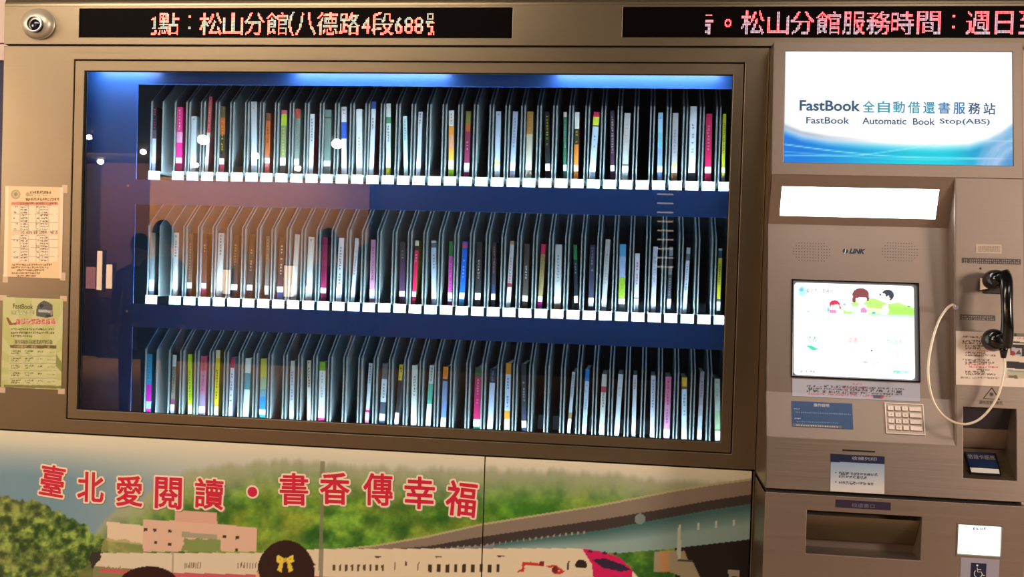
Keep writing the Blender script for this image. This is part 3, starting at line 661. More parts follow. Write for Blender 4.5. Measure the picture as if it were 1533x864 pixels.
(2,1,405,435,253,403,435,'thin cream book with dark title',[(0,(206,196,180)),(460,(220,214,206))],None,(120,90,60),(80,66,60),(260,460)),
(2,1,498,547,263,487,537,'white book with green top',[(0,(118,176,44)),(330,(220,228,226)),(690,(216,50,120))],(632,688),(110,120,110),(140,150,160),(340,560)),
(2,1,877,903,275,843,875,'thin leaning white book with crimson line',[(0,(206,212,222)),(630,(200,40,110)),(650,(224,228,234)),(705,(226,120,150))],None,(80,96,116),(110,100,140),(290,430)),
(2,2,65,105,253,35,80,'leaning slate grey book with white band',[(0,(96,102,112)),(370,(214,222,230)),(545,(60,76,96)),(700,(40,56,66))],(635,684),(60,70,76),(50,60,76),(375,520)),
(2,2,195,220,260,150,185,'leaning black book with yellow label',[(0,(216,190,60)),(380,(44,38,40)),(625,(200,200,200))],(630,715),(140,150,160),(50,44,30),(275,370)),
(2,2,290,330,265,275,325,'white book with tiny black dot',[(0,(222,224,218))],None,(150,156,140),(70,90,80),(340,500)),
(2,2,425,458,265,388,430,'leaning teal and white book',[(0,(214,216,210)),(405,(84,172,152)),(560,(220,236,236))],None,(60,90,80),(110,120,120),(280,390)),
(2,2,527,565,275,505,545,'slate blue book with orange top',[(0,(234,140,50)),(370,(40,40,50)),(385,(126,142,182)),(560,(110,140,196))],(662,735),(60,70,100),(226,90,60),(285,350)),
(2,2,768,822,280,755,803,'thick crimson book with green top',[(0,(60,96,62)),(355,(196,34,100)),(730,(20,140,110))],(675,730),(80,40,60),(236,200,216),(365,560)),
(2,2,885,925,290,860,905,'white book with navy top',[(0,(34,52,80)),(398,(190,200,222)),(640,(206,180,206))],(680,760),(30,44,80),(150,170,200),(300,390)),
(2,3,88,130,223,72,115,'orange book with white title band',[(0,(222,146,50)),(308,(200,216,236)),(585,(222,146,50)),(650,(240,236,214))],None,(110,90,50),(50,90,170),(330,560)),
(2,3,205,243,228,207,245,'dark grey book with white title',[(0,(56,58,66)),(560,(60,62,90))],(660,712),(36,40,50),(196,200,206),(360,540)),
(2,3,593,617,290,552,580,'thin leaning grey book',[(0,(186,190,200)),(600,(140,110,70)),(645,(190,210,226))],(650,755),(60,76,100),(110,120,140),(310,480)),
(2,3,692,728,268,668,700,'pale book with bright blue top',[(0,(22,124,200)),(360,(190,206,226))],(690,760),(50,70,110),(120,140,180),(380,580)),
(2,3,820,857,307,795,837,'cream book with red and dark title',[(0,(206,204,196)),(400,(170,60,70)),(445,(200,198,190))],(695,770),(70,80,96),(96,84,60),(450,560)),
(2,3,943,980,307,913,950,'plain silver white book',[(0,(200,206,212))],(700,775),(90,100,120),(160,166,176),(400,500)),
(2,4,192,225,287,178,208,'white book with brown title',[(0,(200,204,212))],None,(50,70,110),(170,120,60),(320,400)),
(2,4,330,363,293,318,355,'white book with grey title',[(0,(206,210,222))],(690,765),(60,80,116),(96,110,140),(320,540)),
(2,4,438,485,300,423,468,'rose pink book with dark letters',[(0,(216,116,156)),(500,(206,140,180))],(700,765),(130,70,110),(120,70,100),(330,660)),
(2,4,563,602,305,560,600,'pale book with yellow orange top',[(0,(228,176,50)),(375,(110,80,70)),(396,(196,210,226))],(700,775),(60,76,100),(110,120,150),(430,600)),
(2,4,703,735,262,678,712,'tall mauve grey book',[(0,(150,150,156)),(310,(168,160,170)),(600,(180,184,200))],(705,780),(70,76,96),(130,80,90),(330,460)),
(2,4,810,853,317,815,857,'pale green white book',[(0,(196,206,196)),(560,(176,200,160)),(700,(130,160,90))],(715,790),(90,110,120),(140,156,150),(330,480)),
]
BK = BK[:6] + _BK
PAGES = mat('book_pages', (214, 206, 186), 0.8)
LABELM = mat('call_label', (236, 242, 246), 0.5)
def bmat(c): return mat('book_cloth_%d_%d_%d' % c, c, 0.42)
ROWN = ('top', 'middle', 'bottom'); OCC = {}
perrow = {0: [], 1: [], 2: []}
for b in BK:
    row, wi = b[0], b[1]; ox, oy = W_[row][wi]
    z = lambda x, y, ox=ox, oy=oy: (ox + x / 5.08, oy + y / 5.08)
    ybz = YBZ[row][wi]
    PT = at(*z((b[2] + b[3]) / 2, b[4]), YB); PB = at(*z((b[5] + b[6]) / 2, ybz), YB)
    wd = abs(at(*z(b[6], ybz), YB).x - at(*z(b[5], ybz), YB).x) * .5 + abs(at(*z(b[3], b[4]), YB).x - at(*z(b[2], b[4]), YB).x) * .5
    zf = tt[row] - .0024
    kx = (PT.x - PB.x) / (PT.z - PB.z); xb = PB.x + kx * (zf - PB.z)
    i = min(range(37), key=lambda j: abs(SX[j] - xb)); cx = SX[i]; lim = .0152
    h = (PT.z - zf); lean = math.atan(kx)
    ztop = lambda yy, b=b, z=z: at(*z((b[2] + b[3]) / 2, yy), YB).z
    # keep the book between the plates
    wd = min(wd, .019)
    ext = wd / 2 / math.cos(lean)
    xt = xb + kx * h
    xb = min(max(xb, cx - lim + ext), cx + lim - ext); xt = min(max(xt, cx - lim + ext), cx + lim - ext); kx = (xt - xb) / h; lean = math.atan(kx)
    perrow[row].append((i, b, xb, kx, h, wd, zf, ztop)); OCC[(row, i)] = b[7]
for row in range(3):
    L = sorted(perrow[row], key=lambda t: t[0])
    names = [t[1][7] for t in L]
    for n_, (i, b, xb, kx, h, wd, zf, ztop) in enumerate(L):
        prev = L[n_ - 1][1][7] if n_ else None
        if prev and len(prev.split()) > 5: prev = ' '.join(prev.split()[:3]) + ' one' if 'book' not in ' '.join(prev.split()[:3]) else ' '.join(prev.split()[:4]).replace(' with', '')
        lab = '%s in the %s row' % (b[7], ROWN[row])
        e = empty('book', (xb, YB, zf), lab, 'book', 'library books in the %s row' % ROWN[row])
        e.rotation_euler = (0, math.atan(kx), 0)
        rnd = random.Random(n_ * 7 + row)
        dep = rnd.uniform(.135, .15); ca = math.cos(math.atan(kx)); H = h / ca; t = .0011
        if kx: pass
        # lift a leaning book so that its lower corner stands on the slot floor
        e.location.z += abs(math.sin(math.atan(kx))) * wd / 2
        ORG[e.name] = Vector((0, 0, 0))                     # parts below are in the book's own axes
        def lz(yy): return max(0, min(H, (ztop(yy) - zf) / ca))
        bands = [(H if k == 0 else lz(yy), c) for k, (yy, c) in enumerate(b[8])] + [(0, None)]
        V, Fc, mi, mats = [], [], [], []
        for k in range(len(bands) - 1):
            z1, z0 = bands[k][0], bands[k + 1][0]
            if z1 - z0 < .0005: continue
            mats.append(bmat(bands[k][1])); o_ = len(V)
            hw = wd / 2
            for zz in (z0, z1): V += [Vector((-hw, .0015, zz)), Vector((-hw * .8, 0, zz)), Vector((hw * .8, 0, zz)), Vector((hw, .0015, zz))]
            for j in range(3): Fc.append([o_ + j, o_ + j + 1, o_ + 5 + j, o_ + 4 + j]); mi.append(len(mats) - 1)
        mats.append(bmat(b[10])); o_ = len(V)
        for s in (-1, 1):
            bx = box((s * wd / 2 - (t if s > 0 else 0), .0015, 0), (s * wd / 2 + (t if s < 0 else 0), dep, H)); q = len(V); V += bx[0]; Fc += [[a + q for a in f] for f in bx[1]]; mi += [len(mats) - 1] * 6
        bx = box((-wd / 2 + t, .0016, 0), (wd / 2 - t, .0026, H)); q = len(V); V += bx[0]; Fc += [[a + q for a in f] for f in bx[1]]; mi += [len(mats) - 1] * 6
        mk('cover', V, Fc, mats, e, mi)
        mk('pages', *box((-wd / 2 + t, .0026, .0015), (wd / 2 - t, dep - .003, H - .002)), PAGES, e)
        if b[9]:
            za, zb_ = lz(b[9][0]), max(.012, lz(b[9][1]))
            if za > zb_ + .003: mk('call_label', *box((-wd / 2 * .96, -.0005, zb_), (wd / 2 * .96, -.0001, za)), LABELM, e)
        if b[11] and b[12]:
            za, zb_ = lz(b[12][0]), lz(b[12][1]); V, Fc = [], []
            s = min(wd * .5, .0062); n = max(1, int((za - zb_) / (s * 1.25)))
            for k in range(n):
                zc = za - (k + .5) * (za - zb_) / n
                if rnd.random() < .1: continue
                for q in range(4):
                    hor = rnd.random() < .55; a, c = rnd.uniform(-.4, .3) * s, rnd.uniform(-.42, .42) * s
                    if hor: r4 = (-s * .42, s * .42, zc + c - s * .07, zc + c + s * .07)
                    else: r4 = (a - s * .07, a + s * .08, zc - s * .42, zc + s * .42)
                    o_ = len(V); V += [Vector((r4[0], -.0003, r4[2])), Vector((r4[1], -.0003, r4[2])), Vector((r4[1], -.0003, r4[3])), Vector((r4[0], -.0003, r4[3]))]; Fc.append([o_, o_ + 1, o_ + 2, o_ + 3])
            if V: mk('spine_title', V, Fc, bmat(b[11]), e)
# slot labels
for row in range(3):
    for i in range(37):
        e = SLOTS[(row, i)]
        if (row, i) in OCC: e['label'] = 'grey slot holding the %s, %s row' % (OCC[(row, i)], ROWN[row])
        else:
            j = i - 1
            while j >= 0 and (row, j) not in OCC: j -= 1
            nth = ['', 'first ', 'second ', 'third '][min(i - j, 3)]
            e['label'] = 'empty grey slot, %s right of the %s, %s row' % (nth.strip(), OCC.get((row, j), 'edge'), ROWN[row])
# ---------------------------------------------------------------- printed mural under the window
def ramp(t, a, b): t = np.clip(t, 0, 1)[..., None]; return np.array(a, float) * (1 - t) + np.array(b, float) * t
def mural(X, Yp):
    p = Paint(X, Yp, (0, 0, 0))
    top = 642 + (X) * .0563
    d = Yp - top
    sky = ramp(d / 70, (206, 196, 170), (146, 160, 158)); p.C = sky
    lk = np.clip((300 - X) / 200, 0, 1) * np.clip((d - 20) / 50, 0, 1); p.mix(lk * .8, (98, 130, 146))
    # wooded hills
    n = fbm(X * .045, Yp * .05, 3, 5); n2 = fbm(X * .012, Yp * .016, 8, 4); n3 = fbm(X * .2, Yp * .2, 5, 3)
    hx = [0, 160, 215, 255, 290, 340, 400, 470, 560, 640, 760, 900, 1000, 1140, 1800]; hy = [1000, 768, 740, 715, 698, 694, 686, 688, 693, 700, 698, 705, 715, 720, 740]
    hill = np.interp(X, hx, hy) + (fbm(X * .08, Yp * .02, 21, 3) - .5) * 16
    m = np.clip((Yp - hill) / 10, 0, 1); gc = ramp((n - .35) * 2.2, (40, 88, 30), (120, 166, 56)); gy = np.clip((n2 - .48) * 4, 0, 1)[..., None]
    gc = gc * (1 - gy * .6) + np.array((160, 158, 56)) * gy * .6; gc = gc * (.86 + .28 * n3[..., None])
    fade = np.clip((Yp - hill - 2) / 60, .12, 1) * np.clip(.35 + (Yp - hill) / 70, 0, 1)
    hz = np.array((152, 154, 128)); hc = gc * fade[..., None] + hz * (1 - fade[..., None]); a = m[..., None]; p.C = p.C * (1 - a) + hc * a
    g2 = np.clip((X - 700) / 60, 0, 1) * np.clip(1 - abs(Yp - 760) / 45, 0, 1) * np.clip((960 - X) / 200, 0, 1); p.mix(g2 * .4, (84, 150, 36))
    # near trees at left
    tx = [-20, 0, 60, 110, 150, 190, 220, 240]; ty = [738, 740, 752, 775, 800, 822, 850, 900]
    nt = np.interp(X, tx, ty, right=1200) + (fbm(X * .1, Yp * .03, 31, 3) - .5) * 18; m = np.clip((Yp - nt) / 3, 0, 1)
    c1 = ramp((fbm(X * .09, Yp * .1, 12, 5) - .34) * 2.8, (34, 60, 24), (140, 164, 76)); c1 = c1 * (1 - .35 * np.clip((n2 - .45) * 4, 0, 1)[..., None]) + np.array((120, 104, 70)) * .35 * np.clip((n2 - .45) * 4, 0, 1)[..., None]
    c1 = c1 * (.85 + .3 * n3[..., None]); a = m[..., None]; p.C = p.C * (1 - a) + c1 * a
    # buildings
    p.poly([(160, 781), (214, 787), (214, 816), (160, 810)], (206, 184, 156)); p.poly([(155, 806), (215, 812), (216, 828), (150, 826)], (150, 144, 90), .7, wob=4)
    p.poly([(214, 777), (262, 780), (262, 766), (322, 769), (326, 785), (384, 790), (384, 826), (214, 826)], (202, 166, 144))
    p.poly([(262, 764), (325, 768), (325, 785), (262, 781)], (198, 154, 134)); p.poly([(272, 796), (325, 801), (325, 808), (272, 804)], (150, 144, 118))
    p.poly([(276, 806), (330, 808), (332, 826), (272, 826)], (110, 132, 70), .9, wob=4)
    for x, y in ((232, 794), (254, 795), (233, 812), (254, 815), (336, 803), (355, 805), (354, 823), (218, 793)): p.poly([(x - 2.5, y - 2.5), (x + 2.5, y - 2.2), (x + 2.5, y + 2.5), (x - 2.5, y + 2.5)], (60, 44, 36))
    # viaduct
    ux = [480, 560, 640, 720, 800, 900, 1000, 1060, 1140]; 
    e1 = np.interp(X, ux, [826, 818, 804, 786, 773, 757, 737, 727, 716]); e2 = np.interp(X, ux, [828, 824, 818, 804, 792, 778, 761, 750, 738]); e3 = np.interp(X, ux, [828, 826, 823, 817, 806, 794, 775, 764, 752]); e4 = np.interp(X, [480, 820, 930, 1000, 1060, 1128], [829, 829, 828, 822, 815, 807])
    on = X > 500
    p.mix(on & (Yp > e1) & (Yp < e2), (124, 110, 96)); p.mix(on & (Yp > e1 - 2) & (Yp < e1 + 1), (160, 156, 112))
    p.mix((X > 600) & (Yp >= e2) & (Yp < e3), (58, 50, 48)); 
    t = np.clip((Yp - e3) / (e4 - e3 + 1e-3), 0, 1); rc_ = ramp(t * 2 - .2, (62, 96, 94), (128, 152, 146)); mk_ = ((X > 740) & (Yp >= e3) & (Yp < e4)).astype(float)[..., None]; p.C = p.C * (1 - mk_) + rc_ * mk_
    p.mix((X > 560) & (X <= 740) & (Yp >= e3) & (Yp < 832), (110, 118, 122))
    p.mix((X > 600) & (abs(((X - 600) % 9) - 4) < 1.2) & (abs(Yp - e3) < 2) & (X < 880), (140, 132, 112), )
    for x in (1018, 1045, 1072, 1099): p.poly([(x - 1.5, e_) for e_ in (786 - (x - 1018) * .1,)] + [(x + 1.5, 786 - (x - 1018) * .1), (x + 1.5, 796 - (x - 1018) * .1), (x - 1.5, 796 - (x - 1018) * .1)], (176, 188, 172))
    p.mix((X > 1010) & (Yp >= e4), (26, 20, 18)); p.ell(958, 777, 8, 8, (112, 124, 122))
    p.poly([(980, 826), (1014, 824), (1014, 830), (1024, 824), (1030, 838), (1038, 842), (1050, 870), (1060, 1000), (1020, 1000), (1018, 862), (1000, 856), (979, 856)], (150, 138, 112)); p.poly([(988, 826), (1002, 825), (1002, 856), (988, 857)], (186, 128, 76), .7, wob=2)
    p.poly([(1014, 790), (1019, 790), (1020, 836), (1014, 838)], (170, 178, 166)); p.poly([(1014, 838), (1038, 839), (1036, 842), (1016, 841)], (70, 66, 56))
    # train
    p.poly([(150, 828), (384, 828), (480, 822), (872, 821), (905, 828), (940, 846), (960, 870), (970, 1010), (140, 1010)], (204, 188, 160))
    p.poly([(128, 1010), (140, 850), (146, 838), (158, 828), (384, 829), (384, 1010)], (200, 186, 162)); p.poly([(118, 858), (130, 846), (170, 850), (240, 852), (240, 1010), (100, 1010)], (100, 104, 60), .8, wob=5)
    p.mix((X > 150) & (X < 860) & (Yp > np.interp(X, [150, 240, 480, 620, 860], [851, 857, 863, 872, 880])) & (Yp < np.interp(X, [150, 240, 480, 620, 860], [856, 864, 869, 880, 890])), (184, 84, 88))
    for k in range(16): x = 276 + k * 3.3 if k < 8 else 356 + (k - 8) * 4.4; p.poly([(x, 843), (x + 1.7, 842), (x + 1.2, 851), (x - .5, 851)], (100, 78, 58), .8)
    for k in range(9): x = 500 + k * 9.1; p.poly([(x - 2, 846), (x + 2, 845), (x + 1.6, 855), (x - 1.6, 855)], (78, 62, 42))
    for k in range(9): x = 644 + k * 12.7; p.poly([(x - 2.6, 845), (x + 3, 845), (x + 2.6, 857), (x - 2.6, 857)], (60, 46, 32))
    for x in (592, 627): p.poly([(x - 1, 841), (x + .6, 841), (x - .8, 854), (x - 1.8, 854)], (70, 54, 40))
    for x, y in ((566, 834), (657, 834), (750, 833)): p.poly([(x - 6, y - 1), (x + 6, y - 1), (x + 4, y + 1), (x - 4, y + 1)], (70, 50, 40))
    p.ell(607.5, 844, 1.8, 3.6, (70, 50, 40))
    for pts in ([(782, 841), (790, 841), (812, 845), (815, 848), (800, 847), (786, 846), (784, 856), (781, 856)], [(772, 857), (784, 850), (786, 852), (776, 858)], [(812, 848), (832, 846), (846, 856), (838, 860), (826, 858), (838, 855), (830, 850)]): p.poly(pts, (184, 44, 40), .95, wob=1)
    p.ell(811, 844, 4, 4, (120, 34, 34)); p.ell(831, 853, 5, 5, (110, 34, 34)); p.poly([(850, 840), (853, 840), (851, 854), (848, 854)], (60, 50, 40)); p.ell(870, 846, 9, 8, (44, 34, 26)); p.poly([(861, 850), (882, 850), (882, 862), (861, 862)], (204, 188, 160))
    p.poly([(871, 821), (905, 827), (930, 836), (946, 853), (954, 1010), (905, 1010), (886, 845)], (190, 24, 84)); p.poly([(886, 838), (906, 836), (934, 846), (944, 853), (930, 856), (902, 850)], (44, 34, 56))
    for x, y in ((884, 826), (905, 828), (921, 829)): p.ell(x, y, 4, 1.8, (60, 30, 50))
    p.poly([(1090, 853), (1107, 854), (1104, 890), (1093, 890)], (150, 142, 130)); p.ell(1099, 866, 5, 4, (40, 34, 34))
    p.mix((Yp > 900 + (X - 700) * .02) & (X < 960), (96, 92, 60))
    # pole and post
    p.poly([(480, 690), (486, 690), (483, 870), (477, 870)], (118, 112, 92), .8); p.poly([(137, 826), (150, 824), (152, 836), (145, 842), (138, 852), (134, 840)], (48, 42, 34), 1, wob=3)
    p.poly([(257, 826), (260, 826), (260, 1010), (257, 1010)], (150, 140, 124), .8)
    # two cartoon children seen from behind, only the tops of their heads
    p.ell(223, 874, 44, 26, (44, 14, 14)); p.ell(428, 858, 43, 49, (44, 24, 20)); p.poly([(386, 853), (390, 868), (382, 866)], (206, 160, 120)); p.poly([(466, 838), (474, 847), (468, 846)], (44, 24, 20))
    for s in (-1, 1):
        c = 427
        p.poly([(c, 837), (c + s * 12, 830.5), (c + s * 13, 841), (c + s * 9, 843), (c + s * 2, 840)], (214, 190, 74)); p.poly([(c + s * 2, 840), (c + s * 7, 840), (c + s * 12, 854), (c + s * 5.5, 857)], (206, 180, 66))
        p.poly([(c + s * 2, 838), (c + s * 9, 836), (c + s * 9, 838)], (176, 140, 40))
    p.ell(427, 838.5, 3, 3, (196, 160, 50))
    return np.clip(p.C * 1.10, 0, 238)
MUR = printmat('mural_print', 0.3)
SEAM = at(723.5, 770, 0).x
zlow = at(0, 905, 0).z; ztop_ = Z(-1.0017) - .002
mroot = empty('printed_panel', (-.5, 0, zlow), 'printed landscape panel with red slogan below the glass window', 'panel', 'printed panels')
V, Fc = rect(P0, (XL, SEAM - .0016, zlow, ztop_), -.004, -.02); mk('backing', V, Fc, STEEL, mroot)
grid_print('print', P0, (XL, SEAM - .0016, zlow, ztop_), .0026, mural, MUR, mroot, -.001, .003)
mroot2 = empty('printed_panel', (.6, 0, zlow), 'printed panel with pink train nose and blue viaduct, beside the kiosk', 'panel', 'printed panels')
XM = at(1123, 780, 0).x
V, Fc = rect(P0, (SEAM + .0016, XM, zlow, ztop_), -.004, -.02); mk('backing', V, Fc, STEEL, mroot2)
grid_print('print', P0, (SEAM + .0016, XM, zlow, ztop_), .0026, mural, MUR, mroot2, -.001, .003)
mk('gap_backing', *box((XL + .001, .021, .05), (XR, .03, Z(-.99))), GAP, root)
mk('edge_strip', *box((XM + .004, .001, .05), (XR, .02, Z(-1.004))), STEELV, root)
mk('plinth', *box((XL, 0, 0), (XM, .021, zlow - .003)), STEEL, root)
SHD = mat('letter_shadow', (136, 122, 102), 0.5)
def raster(ch, nx, ny, pad, bold=0.0):
    """glyph as a boolean bitmap nx x ny with pad empty cells around"""
    V, Fc = glyphs(ch, bold); lo, hi = V.min(0), V.max(0); k = (V - lo) / (hi - lo) * [nx, ny] + pad
    img = np.zeros((ny + 2 * pad, nx + 2 * pad), bool)
    for f in Fc:
        P = k[f]; a, b = np.floor(P.min(0)).astype(int), np.ceil(P.max(0)).astype(int) + 1
        xs, ys = np.meshgrid(np.arange(a[0], b[0]) + .5, np.arange(a[1], b[1]) + .5); r_ = np.zeros(xs.shape, bool); n = len(P)
        for i in range(n):
            x0, y0 = P[i]; x1, y1 = P[(i + 1) % n]
            if y0 == y1: continue
            r_ ^= ((y0 > ys) != (y1 > ys)) & (xs < (x1 - x0) * (ys - y0) / (y1 - y0) + x0)
        sub = img[a[1]:a[1] + xs.shape[0], a[0]:a[0] + xs.shape[1]]; sub |= r_[:sub.shape[0], :sub.shape[1]]
    return img
def dilate(img, r):
    out = img.copy(); R_ = int(r)
    for dy in range(-R_, R_ + 1):
        for dx in range(-R_, R_ + 1):
            if dx * dx + dy * dy <= r * r + .5: out |= np.roll(np.roll(img, dy, 0), dx, 1)
    return out
def runs(name, img, d, c, rot, out, m, par, P0=P0):
    """bitmap cells merged into horizontal strips"""
    V, Fc = [], []; ny, nx = img.shape; cs, sn = math.cos(rot), math.sin(rot)
    for j in range(ny):
        x = np.flatnonzero(np.diff(np.concatenate(([0], img[j].astype(int), [0]))))
        for a, b in zip(x[::2], x[1::2]):
            o_ = len(V)
            for p, q in ((a, j), (b, j), (b, j + 1), (a, j + 1)):
                u, v = (p - nx / 2) * d, (q - ny / 2) * d; V.append(P0.pt(c[0] + u * cs - v * sn, c[1] + u * sn + v * cs, out))
            Fc.append([o_, o_ + 1, o_ + 2, o_ + 3])
    return mk(name, V, Fc, m, par)
CH = [('臺', 78.5, 720, 46, 56, -.1), ('北', 135.5, 729.5, 49, 55, .0), ('愛', 193.5, 735.5, 49, 55, .02), ('閱', 252, 738.5, 50, 57, 0), ('讀', 313, 739.5, 53, 55, -.02), ('書', 440, 732.5, 52, 58, .03), ('香', 501, 731.5, 54, 57, .02), ('傳', 566, 733, 54, 58, .02), ('幸', 628, 738, 55, 58, .0), ('福', 690.5, 747, 55, 62, -.06)]
for ch, cx, cy2, w2, h2, rot in CH:
    d = .0008; r_ = rc(P0, cx - w2 / 2 + 5.5, cy2 - h2 / 2 + 5.5, cx + w2 / 2 - 5.5, cy2 + h2 / 2 - 5.5); nx = int((r_[1] - r_[0]) / d); ny = int((r_[3] - r_[2]) / d)
    img = raster(ch, nx, ny, 12); c = P0.uv(cx, cy2)
    big = dilate(img, 8.8)
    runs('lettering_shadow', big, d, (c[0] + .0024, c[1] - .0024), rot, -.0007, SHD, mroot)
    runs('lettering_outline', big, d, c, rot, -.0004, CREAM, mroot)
    runs('lettering', dilate(img, 2.3), d, c, rot, -.0001, RED, mroot)
c0 = at(378, 736.5, 0)
for r_, o_, m_ in ((.0185, .0002, CREAM), (.0135, .0005, RED)):
    V, Fc = lathe([(-o_ - .0001, r_), (-o_, r_)], c0, (0, 1, 0), 28); mk('lettering_dot', V, Fc, m_, mroot)

# ---------------------------------------------------------------- LED displays
LEDBG = mat('led_window', (7, 3, 3), 0.5, spec=.04)
LEDO = mat('led_red', (226, 14, 28), .5, emit=.9); LEDC = mat('led_core', (255, 180, 150), .5, emit=3.4); LEDC2 = mat('led_core_pink', (255, 140, 150), .5, emit=3.2)
def led(label, r, chars, y0, y1, clip0, clip1, core):
    e = empty('led_display', ((r[0] + r[1]) / 2, -.004, r[2]), label, 'display', 'scrolling displays in the header')
    V, Fc = rect(P0, (r[0] + .001, r[1] - .001, r[2] + .001, r[3] - .001), -.004, -.03); mk('display_window', V, Fc, LEDBG, e)
    A, B, C, D = [], [], [], []
    for ch, x0, x1 in chars:
        sy0, sy1 = (y0, y1) if ch not in '：。4688(' else ((y0 + 5, y1 - 9) if ch in '：' else ((y0 + 13, y1 - 11) if ch == '。' else ((y0 + 8, y1 - 2) if ch.isdigit() else (y0 - 1, y1 + 1))))
        u0, u1, v0, v1 = rc(P0, x0, sy0, x1, sy1); d = .00335; nx = max(2, int(round((u1 - u0) / d))); ny = int(round((v1 - v0) / d)); ss = 5
        cov = raster(ch, nx * ss, ny * ss, 0).reshape(ny, ss, nx, ss).mean((1, 3)) if ch not in '：' else None
        if cov is None: cov = np.zeros((ny, nx)); cov[0:2, nx // 2 - 1:nx // 2 + 1] = 1; cov[-2:, nx // 2 - 1:nx // 2 + 1] = 1
        for j in range(ny):
            for i in range(nx):
                if cov[j, i] < .30: continue
                x, z = u0 + (i + .5) * d, v0 + (j + .5) * d; w_ = Vector((x, 0, z)) - CAM; px = 766.5 + F * w_.dot(RIGHT) / w_.dot(FWD)
                if px < clip0 or px > clip1: continue
                for (VV, FF, s_, yy) in ((A, B, d * .56, .0035), (C, D, d * .33, .0032)):
                    o_ = len(VV); VV += [Vector((x + s_ * math.cos(t), yy, z + s_ * math.sin(t))) for t in [k * math.pi / 4 + .39 for k in range(8)]]; FF.append(list(range(o_, o_ + 8)))
    mk('dot_halo', A, B, LEDO, e); mk('lit_dots', C, D, core, e)
led('black display with red dots reading a street address, above the window', LED1,
    [('地', 201, 234), ('點', 236, 267), ('：', 276, 290), ('松', 298, 331), ('山', 333, 363), ('分', 365, 396), ('館', 398, 430), ('(', 431, 440), ('八', 442, 472), ('德', 474, 505), ('路', 507, 539), ('4', 541, 554), ('段', 556, 589), ('6', 591, 603), ('8', 605, 618), ('8', 620, 633), ('號', 637, 669)], 18, 52, 225, 650, LEDC)
led('black display with red service hours text, above the light box', (LED2[0], hd[1] - .03, LED2[2], LED2[3]),
    [('告', 1036, 1069), ('。', 1085, 1096), ('松', 1110, 1145), ('山', 1149, 1181), ('分', 1184, 1219), ('館', 1222, 1259), ('服', 1262, 1296), ('務', 1298, 1333), ('時', 1335, 1369), ('間', 1373, 1408), ('：', 1422, 1436), ('週', 1447, 1484), ('日', 1490, 1519), ('至', 1526, 1561)], 16, 51, 1056, 1545, LEDC2)

# ---------------------------------------------------------------- camera dome in the header
SILV = mat('satin_silver', (196, 186, 164), 0.38, metal=.55); LENS = mat('lens_glass', (10, 16, 34), 0.12, spec=.5); CHR = mat('chrome_ring', (200, 200, 200), 0.35, metal=.8)
cpos = at(58.5, 36.5, 0)
e = empty('security_camera', cpos, 'silver eyeball security camera set in the header corner', 'camera')
prof = [(0, .0445), (.004, .0445)] + [(.004 + .026 * math.sin(a), .0435 * math.cos(a) ** .8) for a in [i * math.pi / 2 / 10 for i in range(9)]]
V, Fc = lathe(prof, cpos, (0, -1, 0), 40); V = [cpos + Vector(((v - cpos).x * 1.1, (v - cpos).y, (v - cpos).z * .96)) for v in V]; mk('dome', V, Fc, SILV, e, smooth=True)
ax = Vector((-.0, -1, .06)).normalized(); lp = at(54.5, 37, -.022)
V, Fc = lathe([(-.016, .023), (.010, .023), (.012, .0215), (.012, .019), (.004, .018)], lp, ax, 32); mk('lens_barrel', V, Fc, BLACK, e)
V, Fc = lathe([(.0095, .0236), (.0128, .0225), (.0130, .0195), (.0095, .0190), (.0095, .0236)], lp, ax, 36, False); mk('lens_ring', V, Fc, CHR, e)
V, Fc = lathe([(.0045, .0178), (.0075, .013), (.0095, .007), (.0100, .0005)], lp, ax, 28); mk('lens', V, Fc, LENS, e, smooth=True)

